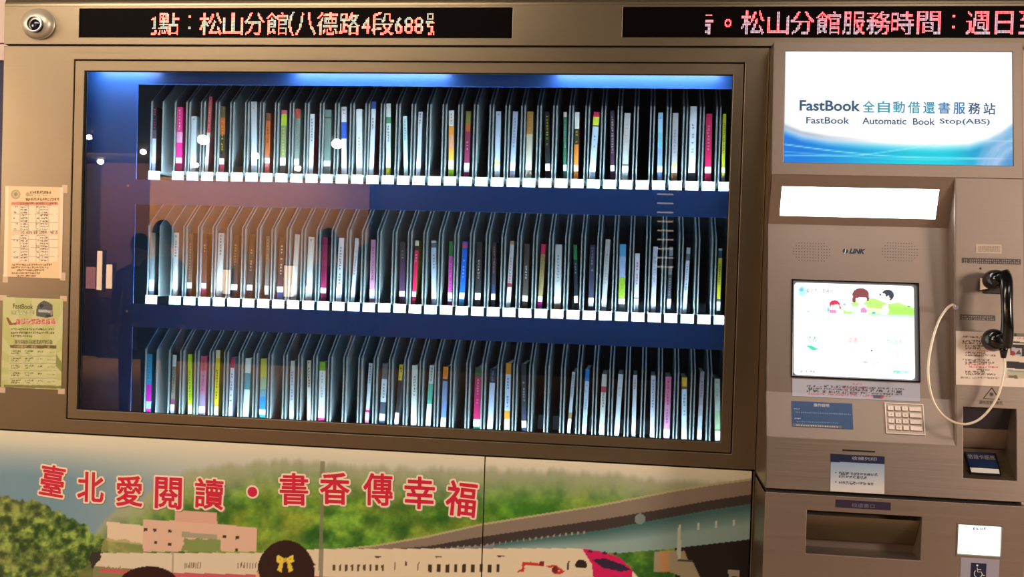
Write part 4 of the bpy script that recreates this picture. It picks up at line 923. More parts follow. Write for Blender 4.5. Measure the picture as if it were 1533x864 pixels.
# ---------------------------------------------------------------- paper notices at left
TAPE = mat('clear_tape', (206, 178, 146), 0.3)
def notice1(X, Yp):
    p = Paint(X, Yp, (228, 196, 146)); g = fbm(X * .03, Yp * .03, 2, 2); p.mix(g * .3, (236, 176, 130))
    p.poly([(3, 270), (96, 270), (96, 425), (3, 425)], (236, 206, 164), .2); p.poly([(0, 278), (13, 278), (11, 418), (0, 418)], (238, 220, 184), .8); p.poly([(90, 278), (100, 278), (98, 418), (89, 418)], (238, 212, 184), .7)
    p.ell(23.5, 291, 7, 7, (170, 150, 112)); p.ell(23.5, 291, 5.2, 5.2, (196, 172, 130)); p.ell(23.5, 291, 2.6, 2.6, (150, 130, 100))
    p.row(44, 286, 76, 290, (80, 60, 30), 9, 1); p.row(40, 291.5, 74, 293.5, (150, 120, 70), 14, 2, .6); p.row(38, 296.5, 88, 300.5, (96, 66, 24), 14, 3); p.ell(41.5, 291, 3, 3, (150, 130, 100), .6)
    p.poly([(17, 302.5), (87, 302.5), (87, 307), (17, 307)], (206, 120, 96), .9); p.row(30, 303, 84, 306, (110, 50, 40), 16, 4, .6, gaps=.4)
    p.poly([(17, 307), (87, 307), (86, 392), (17, 392)], (238, 220, 190), .75)
    for x in (30, 42.5, 54, 59, 73): p.mix((abs(X - x) < .5) & (Yp > 307) & (Yp < 392), (200, 168, 130))
    for k in range(20):
        y = 308 + k * 4.2; p.mix((abs(Yp - y) < .35) & (X > 17) & (X < 87) & (k % 3 == 0), (190, 156, 118))
        p.row(31, y + .7, 41, y + 3.2, (90, 70, 56), 5, 10 + k, .75); p.row(60, y + .7, 71.5, y + 3.2, (90, 70, 56), 5, 40 + k, .75); 
        if k % 2 == 0: p.row(20, y + .5, 27, y + 3.2, (90, 70, 56), 3, 70 + k, .6, gaps=.4); p.row(54.5, y + .5, 58.5, y + 3.5, (90, 60, 50), 2, 90 + k, .6)
    p.mix((X > 17) & (X < 87) & (Yp > 346) & (Yp < 352), (226, 196, 160)); p.row(31, 346, 86, 350, (60, 50, 40), 20, 5, .6, gaps=.3)
    for k in range(5): p.row(17 + (8 if k in (2, 4) else 0), 395 + k * 4.2, (78 - 6 * k), 397.6 + k * 4.2, (110, 70, 40), 22 - k * 2, 130 + k, .8)
    return p.C
def notice2(X, Yp):
    p = Paint(X, Yp, (196, 192, 134)); an = np.arctan2(Yp - 560, X - 48); p.mix(((an * 14 / math.pi) % 2 < 1) * .5, (172, 178, 96)); p.mix(np.clip((Yp - 455) / -20, 0, 1) * .5, (206, 206, 168))
    p.row(13, 463.5, 35.5, 471, (70, 62, 36), 6, 1, .0); p.poly([(12, 464), (50, 464), (50, 472), (12, 472)], (180, 176, 110), .1)
    p.row(16, 465, 52, 472, (60, 52, 30), 1, 200, .0)
    p.row(17, 465.0, 51, 472.0, (110, 104, 70), 5, 6, .0); p.row(16.5, 465.5, 51, 471.5, (110, 104, 60), 9, 7, .0); p.poly([(17, 465), (51, 465), (51, 471), (17, 471)], (120, 114, 76), .55); p.row(18, 465.2, 50, 470.8, (206, 204, 160), 6, 9, .8)
    p.poly([(55, 459), (60, 453), (66, 450), (72, 452), (79, 457), (79, 474), (70, 476), (62, 475), (54, 473)], (86, 84, 78)); p.poly([(57, 463), (78, 465), (78, 469), (57, 467)], (170, 172, 170)); p.ell(62, 458, 3, 3, (50, 46, 44)); p.ell(72, 473, 4, 2, (50, 46, 44)); p.ell(77, 468, 2, 4, (150, 130, 120))
    p.row(22, 477, 84, 486, (214, 170, 150), 1, 3, .0); p.poly([(22, 476.5), (84, 478.5), (84, 487), (22, 485)], (214, 184, 160), .9); p.row(23, 477.5, 83, 485.5, (190, 76, 62), 8, 12, .95)
    p.poly([(9, 476), (12, 475), (18, 484), (24, 483), (25, 486), (14, 487)], (140, 80, 44))
    for k in range(3): p.row(16, 491.5 + k * 5.2, 81 if k < 2 else 48, 494.5 + k * 5.2, (84, 76, 46), 22 if k < 2 else 11, 20 + k, .85)
    p.poly([(21, 508), (79, 509.5), (79, 515.5), (21, 514.5)], (160, 154, 104), .6); p.row(22, 509, 78, 515, (96, 86, 60), 14, 33, .7)
    p.poly([(15, 516.5), (84, 517), (84, 522), (15, 521)], (96, 78, 46), .9); p.row(20, 517.5, 80, 520.5, (200, 180, 130), 12, 38, .7, gaps=.4)
    p.poly([(14, 522), (84, 522.5), (84, 576), (12, 575)], (206, 202, 160), .4)
    for k in range(5):
        y = 524.5 + k * 11; p.row(16, y, 31, y + 2.4, (90, 80, 50), 6, 50 + k); p.row(16, y + 3.4, 29, y + 5.6, (90, 80, 50), 5, 60 + k); p.row(37, y, 50, y + 2.4, (90, 80, 50), 5, 70 + k); p.row(37, y + 3.4, 44, y + 5.6, (90, 80, 50), 3, 80 + k); p.row(56, y + 1, 64, y + 3, (80, 70, 44), 4, 90 + k); p.row(71, y + 2.5, 82, y + 4, (130, 120, 80), 6, 95 + k, .6)
        p.mix((abs(Yp - (y + 8.7)) < .4) & (X > 14) & (X < 84), (150, 140, 100))
    p.poly([(84, 530), (94, 545), (94, 560), (84, 548)], (120, 126, 64), .8); p.poly([(6, 576), (92, 578), (92, 582), (6, 580)], (110, 104, 56), .8)
    return p.C
r1_ = rq(P0, (9, 279), (95, 280), (93, 417), (5, 414)); r2_ = rq(P0, (6, 445), (95, 448), (92, 583), (1, 580))
e = empty('paper_notice', P0.pt((r1_[0] + r1_[1]) / 2, r1_[2]), 'orange toned opening times table in a plastic sleeve', 'notice', 'notices taped left of the window')
grid_print('sheet', P0, r1_, .0015, notice1, printmat('notice_print', .45), e, .0012, .001)
for px, py in ((97, 283), (94, 414), (8, 417)):
    V, Fc = rect(P0, rc(P0, px - 4, py - 6, px + 4, py + 6), .0002, .0003); mk('tape', V, Fc, TAPE, e)
e = empty('paper_notice', P0.pt((r2_[0] + r2_[1]) / 2, r2_[2]), 'green rayed leaflet with red headline and small machine picture', 'notice', 'notices taped left of the window')
grid_print('sheet', P0, r2_, .0015, notice2, printmat('notice_print', .45), e, .0012, .001)
text('headline', 'FastBook', P0, 20, 455, 50, 462.5, mat('brown_print', (74, 62, 36), .5), e, bold=.01, out=.0016)
for px, py in ((5, 446), (95, 447), (92, 586), (3, 584)):
    V, Fc = rect(P0, rc(P0, px - 5, py - 4, px + 5, py + 4), .0002, .0003); mk('tape', V, Fc, TAPE, e)

# ---------------------------------------------------------------- the kiosk
K = XR + .0012
def kz(px, py, y): return at(px, py, y).z
A_ = (-.07, kz(1157, 63, -.07)); B_ = (-.206, kz(1145, 731.5, -.206))
KP = Plane((0, A_[0], A_[1]), (1, 0, 0), (0, B_[0] - A_[0], -(A_[1] - B_[1])));
if KP.v.z < 0: KP = Plane((0, A_[0], A_[1]), (1, 0, 0), (0, A_[0] - B_[0], A_[1] - B_[1]))
def on_panel(z): t = (A_[1] - z) / (A_[1] - B_[1]); return A_[0] + (B_[0] - A_[0]) * t
def kv(z): return (Vector((0, on_panel(z), z)) - KP.P).dot(KP.v)
zc1 = kz(1155, 261, on_panel(kz(1155, 261, -.11))); C2 = (-.072, kz(1148.6, 335, -.072)); S2 = (-.150, kz(1146, 586, -.150)); zT = kz(1147, 653, -.19); zT = kz(1147, 653, on_panel(zT))
KX1 = KP.pix(1429.5, 400).x
KX2 = KXR
kio = empty('self_service_kiosk', ((K + KX2) / 2, -.1, 0), 'brushed steel self service kiosk right of the book window', 'kiosk')
def kr(x0, x1, z0, z1): return (x0, x1, kv(z0), kv(z1))
cr_px = rq(KP, (1443, 610), (1523.5, 612), (1520, 719.5), (1441, 716))
sign = rq(KP, (1175.5, 75.5), (1513.5, 78), (1520, 248), (1173.5, 243.5))
V, Fc = holed(KP, kr(K, KX2, zc1, A_[1]), [sign], 0, -.004); o = mk('upper_panel', V, Fc, STEELK, kio); bevel(o, .0012)
z2 = B_[1] + .0015
low = (K, KX2, kv(z2), kv(zc1))
hole = (K - .01, KX1, kv(zT), kv(zc1) + .01)
V, Fc = holed(KP, low, [hole, cr_px], 0, -.004); o = mk('side_and_lower_panel', V, Fc, STEELK, kio); bevel(o, .0012)
def facet(name, a, b, x0, x1, m, holes=None, t=.003):
    pl = Plane((0, b[0], b[1]), (1, 0, 0), (0, a[0] - b[0], a[1] - b[1])); ln = math.hypot(a[0] - b[0], a[1] - b[1])
    V, Fc = holed(pl, (x0, x1, 0, ln), holes or [], 0, -t); return mk(name, V, Fc, m, kio), pl, ln
PC = (on_panel(zc1), zc1); PT2 = (on_panel(zT), zT)
lampq = [(1171, 280), (1408, 283), (1398.5, 328), (1167, 323)]
plc = Plane((0, C2[0], C2[1]), (1, 0, 0), (0, PC[0] - C2[0], PC[1] - C2[1])); lampr = rq(plc, *lampq)
facet('recess_ceiling', PC, C2, K, KX1 + .002, STEELK, [lampr])
LAMPW = mat('lamp_panel', (238, 244, 255), .5, emit=9.5)
slab('lamp_panel', plc, lampr, -.001, -.004, LAMPW, kio)
pls = Plane((0, S2[0], S2[1]), (1, 0, 0), (0, C2[0] - S2[0], C2[1] - S2[1]))
scr = rq(pls, (1185, 418.5), (1376, 423.5), (1377.5, 573), (1184.5, 565))
facet('screen_fascia', C2, S2, K, KX1 + .002, STEELK, [scr])
facet('console_top', S2, PT2, K, KX1 + .002, STEELK)
plt_ = Plane((0, PT2[0], PT2[1]), (1, 0, 0), (0, S2[0] - PT2[0], S2[1] - PT2[1]))
prof = [PC, C2, S2, PT2]
V, Fc = prism([Vector((KX1, y, z)) for y, z in prof], Vector((1, 0, 0)), .0004, .003); mk('recess_side', V, Fc, STEELK, kio)
full = [A_, PC, C2, S2, PT2, (B_[0], z2)]
V, Fc = prism([Vector((K, y, z)) for y, z in [(0.0, A_[1])] + full + [(0.0, z2)]], Vector((1, 0, 0)), 0, .002); mk('flank', V, Fc, STEELV, kio)
mk('top_cap', *box((K, A_[0], A_[1] - .002), (KX2, 0, A_[1])), STEELK, kio)
mk('right_flank', *prism([Vector((KX2 - .002, y, z)) for y, z in ((.2, A_[1] + 0), A_, B_, (.2, B_[1]))], Vector((1, 0, 0)), 0, .002), STEELV, kio)
mk('seam_liner', *box((K + .004, B_[0] + .02, B_[1] - .012), (KX2 - .004, 0, B_[1] + .003)), GAP, kio)
# lower body
yb_ = B_[0] - .002; PB_ = Y(yb_)
zs = kz(1145, 736.5, yb_)
out_h = rq(PB_, (1208, 766), (1380, 772), (1378, 839), (1206, 829)); scr2 = rq(PB_, (1435, 785), (1500, 789), (1498, 834), (1433, 830))
V, Fc = holed(PB_, (K, KX2, 0, zs), [out_h, scr2], 0, -.004); o = mk('base_panel', V, Fc, STEELK, kio); bevel(o, .0014)
mk('base_flank', *box((K, yb_ + .004, 0), (K + .002, 0, zs)), STEELV, kio)
mk('base_top', *box((K, yb_ + .004, zs - .003), (KX2, 0, zs)), STEELK, kio)
mk('back_body', *box((K, 0.0, 0), (KX2, .2, A_[1])), STEELV, kio)
# outlet recess: deep tray behind the hole
u0, u1, v0, v1 = out_h; dpt = .07
V, Fc = join([box((u0 - .003, yb_ + .0042, v0 - .003), (u0, yb_ + dpt, v1 + .003)), box((u1, yb_ + .0042, v0 - .003), (u1 + .003, yb_ + dpt, v1 + .003)), box((u0, yb_ + .0042, v0 - .003), (u1, yb_ + dpt, v0)), box((u0, yb_ + .0042, v1), (u1, yb_ + dpt, v1 + .003)), box((u0 - .003, yb_ + dpt, v0 - .003), (u1 + .003, yb_ + dpt + .003, v1 + .003))])
mk('outlet_tray', V, Fc, STEELK, kio)
V, Fc = prism([Vector((u0 + .001, yb_ + .01, v1 - .012)), Vector((u0 + .001, yb_ + .012, v1 - .014)), Vector((u0 + .001, yb_ + .055, v0 + .020)), Vector((u0 + .001, yb_ + .053, v0 + .022))], Vector((1, 0, 0)), 0, u1 - u0 - .002); mk('outlet_flap', V, Fc, STEEL, kio)
# light box
SIGNX = (1175, 1517)
def signf(X, Yp):
    p = Paint(X, Yp, (255, 255, 255))
    ex = np.minimum(X - 1174, 1519 - X); p.mix(np.clip(1 - ex / 26, 0, 1) * .35 * np.clip((Yp - 70) / 120, 0, 1), (226, 236, 226)); p.mix(np.clip(1 - ex / 10, 0, 1) * .3, (206, 220, 206))
    wy = np.interp(X, [1174, 1200, 1240, 1290, 1340, 1400, 1450, 1480, 1500, 1520], [190, 200, 207, 211, 214, 216, 214, 206, 196, 180]); d = Yp - wy
    c = ramp((X - 1200) / 170, (6, 116, 214), (0, 196, 216)); c2 = ramp((X - 1420) / 60, (0, 196, 216), (30, 140, 196)); s = (X > 1400)[..., None]; c = c * (1 - s) + c2 * s
    a = np.clip(d / 14, 0, 1)[..., None] ** .8; p.C = p.C * (1 - a) + c * a
    p.mix(np.clip((Yp - 232) / 20, 0, 1) * .5 * np.clip(1 - abs(X - 1360) / 160, .2, 1), (40, 236, 226)); p.mix(np.clip((210 - X) / -1000, 0, 0), (0, 0, 0))
    p.mix(np.exp(-((d + 1) / 3.5) ** 2) * np.clip((1330 - X) / 120, 0, 1) * .55, (110, 130, 160))
    for f, a_ in ((lambda x: 216 + (x - 1174) * .075 + 6 * np.sin((x - 1174) / 90), .75), (lambda x: 231 - 20 * np.clip((x - 1300) / 140, -.1, 1), .6), (lambda x: 227 + 12 * np.sin((x - 1174) / 150), .4)):
        p.mix(np.exp(-((Yp - f(X)) / 1.0) ** 2) * a_ * (d > 0), (170, 240, 250))
    dd = np.hypot((X - 1540), (Yp - 268)) ; g = fbm(dd * .25, np.arctan2(Yp - 268, X - 1540) * 3, 4, 3)
    p.mix(np.clip((88 - dd) / 16, 0, 1) * (.45 + .5 * g) * (Yp > 188), (176, 200, 232)); p.mix(np.clip((52 - dd) / 12, 0, 1) * (.4 + .6 * g), (60, 130, 196))
    return p.C
sg = empty('light_box', KP.pt((sign[0] + sign[1]) / 2, sign[2]), 'glowing white light box with blue waves at the kiosk top', 'sign')
grid_print('lit_panel', KP, (sign[0] + .001, sign[1] - .001, sign[2] + .001, sign[3] - .001), .0028, signf, printmat('light_box_print', .3, emit=1.08, spec=.08), sg, -.002, .002)
SB = mat('sign_blue', (30, 96, 150), .5, emit=.9); SD = mat('sign_dark_blue', (30, 66, 96), .5, emit=.9); ST = mat('sign_teal', (20, 126, 156), .5, emit=.7)
text('sign_lettering', 'FastBook', KP, 1197, 150, 1288, 166, SD, sg, bold=.025, out=-.0014)
for k, (c_, m_) in enumerate(zip('全自動借還書服務站', (ST, ST, ST, ST, ST, SB, SB, SD, SD))):
    x = 1292 + k * 22.6; d_ = .00045; r_ = rc(KP, x, 151 + k * .35, x + 17.5, 168 + k * .4)
    img = dilate(raster(c_, int((r_[1] - r_[0]) / d_), int((r_[3] - r_[2]) / d_), 4), 1.8 if k > 5 else 1.0); runs('sign_lettering', img, d_, KP.uv(x + 8.75, 159.5 + k * .375), 0, -.0014, m_, sg, KP)
for s_, a_, b_ in (('FastBook', 1207, 1272), ('Automatic', 1291, 1357), ('Book', 1367, 1400), ('Stop(ABS)', 1407, 1482)):
    text('sign_subtitle', s_, KP, a_, 175 + (a_ - 1207) * .012, b_, 185 + (a_ - 1207) * .012, SD, sg, bold=.015, out=-.0014)
V, Fc = rect(KP, (sign[0], sign[1], sign[2], sign[3]), -.0045, -.03); mk('light_box_back', V, Fc, WHITE, sg)
# speaker grilles: flat dark discs on the fascia, the shade of little holes put in as colour
HOLE = mat('hole_dark', (40, 38, 38), .8)
for x0, x1 in ((1188, 1242), (1321, 1373)):
    VV, FF = [], []
    for j in range(7):
        for i in range(14):
            px = x0 + (x1 - x0) * i / 13; py = 363.5 + 26 * j / 6 + (px - x0) * .03
            if ((i - 6.5) / 7.2) ** 2 + ((j - 3) / 3.9) ** 2 > 1: continue
            c = pls.pix(px, py); o_ = len(VV)
            for q in range(6): t = q * math.pi / 3; VV.append(c + pls.n * .0003 + (pls.u * math.cos(t) + pls.v * math.sin(t)) * .0011)
            FF.append(list(range(o_, o_ + 6)))
    o = mk('speaker_hole_discs', VV, FF, HOLE, kio); o['kind'] = 'stuff'
text('maker_mark', 'LINK', pls, 1271, 372.5, 1296, 380, NAVY, kio, bold=.05, shear=.35, out=.0004)
V, Fc = lathe([(0, .0062), (.0004, .0062)], pls.pix(1265.5, 376), pls.n, 20); mk('maker_mark', V, Fc, NAVY, kio)
text('maker_mark', 'i', pls, 1264, 372, 1267, 380, WHITE, kio, bold=.04, shear=.3, out=.0006)
# screen
sr = empty('touch_screen', pls.pt((scr[0] + scr[1]) / 2, scr[2]), 'glowing touch screen with a cartoon family banner', 'screen')
SCRF = mat('screen_frame_grey', (140, 146, 160), .35); 
V, Fc = ring(pls, scr, (scr[0] + .0035, scr[1] - .0035, scr[2] + .0035, scr[3] - .0035), .0035, -.006); o = mk('screen_rim', V, Fc, BLACK, sr); bevel(o, .001)
V, Fc = rect(pls, (scr[0] + .003, scr[1] - .003, scr[2] + .003, scr[3] - .003), -.003, -.006); mk('bezel', V, Fc, SCRF, sr)
def screenf(X, Yp):
    p = Paint(X, Yp, (255, 255, 255)); sl = (X - 1187) * .028; y = Yp - sl
    p.mix(np.clip((440 - y) / 20, 0, 1) * np.clip((1215 - X) / 40, 0, 1) * .6, (206, 250, 250))
    p.poly([(1262, 465), (1285, 448), (1310, 447), (1330, 455), (1345, 453), (1370, 462), (1370, 477), (1262, 470)], (170, 226, 110)); p.poly([(1285, 460), (1320, 462), (1330, 470), (1290, 470)], (214, 244, 180)); p.poly([(1330, 458), (1368, 462), (1368, 470), (1330, 468)], (150, 220, 80), .6)
    p.mix((abs(y - 469) < 1.6) * .8, (190, 240, 240)); p.mix((y > 471) * (y < 475) * .5, (220, 250, 250))
    p.ell(1201, 436, 5.5, 7, (130, 206, 220), .7, .4); p.ell(1200, 434, 3, 3, (60, 130, 150), .5); p.row(1209, 433.2, 1248, 438.2, (70, 70, 76), 7, 3, .0)
    # woman
    p.poly([(1283, 462), (1286, 455), (1291, 454), (1297, 457), (1301, 471), (1281, 471)], (250, 240, 246)); p.poly([(1289, 462), (1293, 460), (1298, 464), (1297, 469), (1288, 468)], (232, 130, 180)); p.ell(1288.5, 441, 12.3, 9.6, (122, 62, 66)); p.ell(1278.5, 449, 3, 4, (122, 62, 66)); p.ell(1299, 447, 2.4, 4, (122, 62, 66)); p.ell(1289, 448.5, 8.4, 6, (255, 244, 238)); p.poly([(1281, 446), (1284, 438), (1299, 443), (1296, 445)], (122, 62, 66))
    # boy
    p.poly([(1318, 471), (1322, 456), (1329, 456), (1331, 464), (1329, 471)], (236, 250, 236)); p.ell(1329, 442, 9.4, 8.4, (50, 58, 70)); p.ell(1324.5, 445, 8.6, 7.4, (255, 248, 244)); p.poly([(1319, 438), (1333, 437), (1336, 448), (1332, 447), (1330, 442), (1327, 445), (1325, 440)], (50, 58, 70)); p.ell(1318, 441, 1.6, 2, (60, 64, 76), .8)
    # girl
    p.ell(1249.5, 456, 8, 6.6, (196, 44, 80)); p.ell(1250, 459.5, 6.4, 5, (255, 238, 236)); p.poly([(1243, 457), (1246, 451), (1256, 454), (1252, 456)], (196, 44, 80)); p.poly([(1242, 464), (1251, 464), (1253, 469), (1241, 469)], (236, 130, 160)); p.ell(1240, 464, 1.8, 4, (90, 200, 220)); p.ell(1258, 461, 1.5, 2.5, (150, 130, 60))
    # toy cat
    p.ell(1270, 460, 6, 7, (214, 240, 236)); p.poly([(1262, 453), (1267, 456), (1262, 458)], (130, 160, 160)); p.ell(1280, 464, 6, 6, (206, 244, 240))
    p.ell(1308, 468.5, 3, 1.6, (60, 170, 200)); p.ell(1210, 466.5, 2, 1, (110, 140, 150), .7); p.ell(1361, 459, 2.4, 1.2, (60, 130, 70), .8)
    p.poly([(1206, 518), (1214, 517), (1226, 523), (1217, 525)], (60, 196, 160)); p.poly([(1340, 531), (1346, 534), (1345, 535)], (90, 150, 140), .8); p.ell(1305, 525, 1.3, 1.3, (80, 70, 60))
    p.poly([(1337, 554.5), (1362, 555.5), (1361, 559.5), (1337, 558.5)], (96, 214, 176)); p.row(1338, 556.5, 1361, 560, (255, 255, 255), 9, 5, .9); p.row(1291, 541, 1320, 545, (130, 130, 140), 8, 8, .6, gaps=.3); p.row(1197, 554.5, 1220, 557.5, (90, 90, 100), 6, 9, .6, gaps=.4)
    return p.C
ss = (scr[0] + .0065, scr[1] - .0115, scr[2] + .0065, scr[3] - .0075)
g = grid_print('picture', pls, ss, .0016, screenf, printmat('screen_picture', .2, emit=1.5), sr, -.0018, .001)
for cx, cz in ((0, 0), (1, 0), (0, 1), (1, 1)):      # rounded corners of the lit picture
    r_ = .0085; X0 = ss[cx]; Z0 = ss[2 + cz]; sx = 1 if cx == 0 else -1; sz = 1 if cz == 0 else -1; pts = [(X0 - sx * .0003, Z0 - sz * .0003)] + [(X0 + sx * r_ * (1 - math.cos(t)), Z0 + sz * r_ * (1 - math.sin(t))) for t in [i * math.pi / 16 for i in range(9)]]
    mk('bezel_corner', [pls.pt(a, b, -.0014) for a, b in pts], [list(range(len(pts)))], SCRF, sr)
TEAL = mat('screen_teal', (40, 140, 150), .5, emit=.6); SRED = mat('screen_red', (206, 110, 100), .5, emit=.6); SGR = mat('screen_green', (70, 196, 150), .5, emit=.6); SGY = mat('screen_grey', (80, 80, 88), .5, emit=.6)
text('screen_text', '臺北市立圖書館', pls, 1207, 432.5, 1248, 438.5, SGY, sr, out=-.001)
text('screen_text', '借書', pls, 1208, 503, 1223, 511, TEAL, sr, out=-.001); text('screen_text', '還書', pls, 1269, 505.5, 1284, 513.5, SRED, sr, out=-.001); text('screen_text', '本館圖書', pls, 1327, 508, 1350.5, 515, SGR, sr, out=-.001)
# slip of paper under the screen, printed sticker, keypad
def slipf(X, Yp):
    p = Paint(X, Yp, (176, 178, 192)); sl = (X - 1185) * .045
    for k in range(4): p.row(1207 + (k % 2) * 3, 576 + k * 4 , 1354 - (20 if k == 3 else 0), 579 + k * 4, (60, 58, 66) if k < 3 else (190, 100, 110), 44, k + 3, .85, slope=.035, gaps=.15)
    p.row(1276, 573.5, 1292, 576, (206, 100, 110), 4, 44, .7, slope=.03); p.row(1260, 579, 1305, 582, (206, 110, 120), 14, 46, .5, slope=.03); p.poly([(1306, 591), (1323, 592), (1322, 596.5), (1308, 596)], (84, 84, 92)); p.ell(1320.5, 594.5, 2, 2, (206, 60, 90))
    return p.C
e = empty('instruction_slip', plt_.pix(1281, 600), 'long pale instruction slip taped under the touch screen', 'sign')
sA = rq(pls, (1186, 570), (1377, 578), (1377, 590), (1186, 584)); sA = (sA[0], sA[1], 0.0, sA[3] - .0)
lnT = math.hypot(S2[0] - PT2[0], S2[1] - PT2[1]); sB = rq(plt_, (1186, 584), (1377, 592), (1377, 601.5), (1186, 593.5)); 
sA = (sA[0], sA[1], 0.0, scr[2] - .003)
SLIP = printmat('slip_print', .4)
grid_print('upper_half', pls, sA, .0018, slipf, SLIP, e, .0015, .001); grid_print('lower_half', plt_, (sA[0], sA[1], sB[2], lnT), .0018, slipf, SLIP, e, .0015, .001)
LBL = mat('label_blue', (34, 70, 118), .35)
e = empty('instruction_label', plt_.pix(1231, 641), 'blue operating instructions label on the console', 'sign')
lb = rq(plt_, (1183.5, 600.5), (1275, 604.5), (1278, 643.5), (1187, 638.5)); slab('label_plate', plt_, lb, .0012, .0002, LBL, e)
text('label_title', '操作說明', plt_, 1218, 604.5, 1241, 609.5, WHITE, e, out=.0016)
marks('label_lines', plt_, 1188, 611, 1198, 613.5, WHITE, e, 1, 4, out=.0016, slope=.04); marks('label_lines', plt_, 1190, 616, 1274, 619, mat('pale_blue', (130, 160, 196), .4), e, 1, 30, out=.0016, slope=.04); marks('label_lines', plt_, 1189, 625.5, 1199, 628, WHITE, e, 1, 4, out=.0016, slope=.04); marks('label_lines', plt_, 1192, 630, 1255, 632.5, mat('pale_blue', (130, 160, 196), .4), e, 1, 22, out=.0016, slope=.04)
st = rq(plt_, (1186, 634), (1259, 637.5), (1261, 641.5), (1187, 638.8)); slab('label_strip', plt_, (st[0], st[1], st[2], st[3]), .0018, .0013, mat('strip_grey', (96, 100, 110), .4), e)
marks('label_lines', plt_, 1191, 635.5, 1255, 638.3, WHITE, e, 1, 18, out=.0021, slope=.045)
KEY = mat('key_metal', (216, 196, 180), .3, metal=.5); KPL = mat('keypad_plate', (176, 158, 142), .35, metal=.7)
kp = empty('keypad', plt_.pix(1353, 651), 'metal number keypad with sixteen keys on the console', 'keypad')
kb = rq(plt_, (1323, 603), (1381, 606), (1385.5, 652.5), (1327, 649)); slab('keypad_plate', plt_, kb, .0012, .0002, KPL, kp)
V, Fc = ring(plt_, kb, (kb[0] + .002, kb[1] - .002, kb[2] + .002, kb[3] - .002), .004, .0012); mk('keypad_rim', V, Fc, KEY, kp)
W4 = kb[1] - kb[0] - .012; H4 = kb[3] - kb[2] - .012; cols4 = [(0, .175), (.215, .39), (.43, .60), (.645, 1.0)]; digs = ['1', '2', '3', '', '4', '5', '6', '', '7', '8', '9', '', '', '0', '', '']
for j in range(4):
    for i, (a, b) in enumerate(cols4):
        r_ = (kb[0] + .006 + a * W4, kb[0] + .006 + b * W4, kb[3] - .006 - H4 * (j + .8) / 4, kb[3] - .006 - H4 * (j + .1) / 4)
        ko = slab('key', plt_, r_, .0052, .0013, KEY, kp, bev=.0008)
        dg = digs[j * 4 + i]
        if dg:
            V, Fc = glyphs(dg, .01); lo, hi = V.min(0), V.max(0); q = (V - (lo + hi) / 2) / (hi - lo)[1] * .0045; cu, cv = (r_[0] + r_[1]) / 2, (r_[2] + r_[3]) / 2
            mk('key_digit', [plt_.pt(cu + a2, cv + b2, .0055) for a2, b2 in q], Fc, mat('key_grey', (120, 100, 92), .5), ko)
# slot, receipt sign, outlet sign
slab('receipt_slot', KP, rc(KP, 1261, 674, 1310, 676.5), .0003, -.0002, GAP, kio)
rs_ = rq(KP, (1243.5, 680), (1324, 683), (1324, 739.5), (1243, 735)); rs_ = (rs_[0], rs_[1], kv(z2) + .001, rs_[3])
e = empty('receipt_sign', KP.pt((rs_[0] + rs_[1]) / 2, rs_[2]), 'pale receipt sign with a navy heading bar, below the console', 'sign')
def recf(X, Yp):
    p = Paint(X, Yp, (0, 0, 0)); t = np.clip((Yp - 690) / 40, 0, 1); p.C = ramp(t, (132, 156, 186), (204, 200, 196)); sl = (X - 1243) * .04; p.mix((Yp - sl) < 691.5, (28, 32, 62))
    for x, y, a, n in ((1255, 706.5, 1314, 11), (1255, 711.5, 1297, 8), (1255, 720.5, 1308, 10)): p.row(x, y, a, y + 4, (70, 72, 86), n, int(y), .85, slope=.04)
    p.ell(1251, 707.5, .9, .9, (60, 60, 76)); p.ell(1251, 721.5, .9, .9, (60, 60, 76)); return p.C
grid_print('sign_face', KP, rs_, .0014, recf, printmat('sign_print', .4), e, .0012, .001)
text('sign_title', '收據列印', KP, 1275, 684, 1312, 689.5, mat('title_grey', (160, 160, 176), .4), e, out=.0016)
ob_ = rq(PB_, (1251.5, 748), (1333.5, 752.5), (1333, 764), (1251, 759.5))
e = slab('outlet_sign', PB_, ob_, .0012, .0001, mat('sign_plum_navy', (44, 32, 58), .4)); tag(e, 'dark navy strip sign above the book outlet', 'sign')
text('sign_title', '取還書口', PB_, 1275, 754, 1309, 760, mat('title_dim', (120, 112, 126), .4), e, out=.0016)
# small lit display and wheelchair badge
e = empty('status_display', PB_.pt((scr2[0] + scr2[1]) / 2, scr2[2]), 'small glowing white display low on the kiosk', 'screen')
slab('display_glass', PB_, (scr2[0] + .001, scr2[1] - .001, scr2[2] + .001, scr2[3] - .001), -.002, -.005, mat('display_lit', (226, 250, 248), .3, emit=1.25), e)
V, Fc = ring(PB_, (scr2[0] - .003, scr2[1] + .003, scr2[2] - .003, scr2[3] + .003), scr2, .0015, 0); mk('display_rim', V, Fc, STEELK, e)
marks('display_text', PB_, 1456, 789, 1478, 795, SGY, e, 1, 4, out=-.0012, seed=3)
bd = rc(PB_, 1437, 836, 1495, 905); 
e = empty('wheelchair_sign', PB_.pt((bd[0] + bd[1]) / 2, bd[2]), 'pale lilac plate with a navy wheelchair symbol', 'sign')
slab('sign_plate', PB_, bd, .001, .0001, mat('lilac_plate', (156, 150, 164), .4), e); wb = rc(PB_, 1453, 843, 1476, 867); slab('symbol_field', PB_, wb, .0016, .0011, NAVY, e)
def wc(px, py): return PB_.pix(px, py) + PB_.n * .0022
V, Fc = lathe([(0, .0022), (.0004, .0022)], wc(1462.5, 846.3), PB_.n, 16); mk('wheelchair_symbol', V, Fc, WHITE, e)
V, Fc = tube([wc(1462.5, 849.5), wc(1463, 856), wc(1468.5, 856), wc(1471, 861.5), wc(1473.5, 861)], .0009, 8); mk('wheelchair_symbol', V, Fc, WHITE, e)
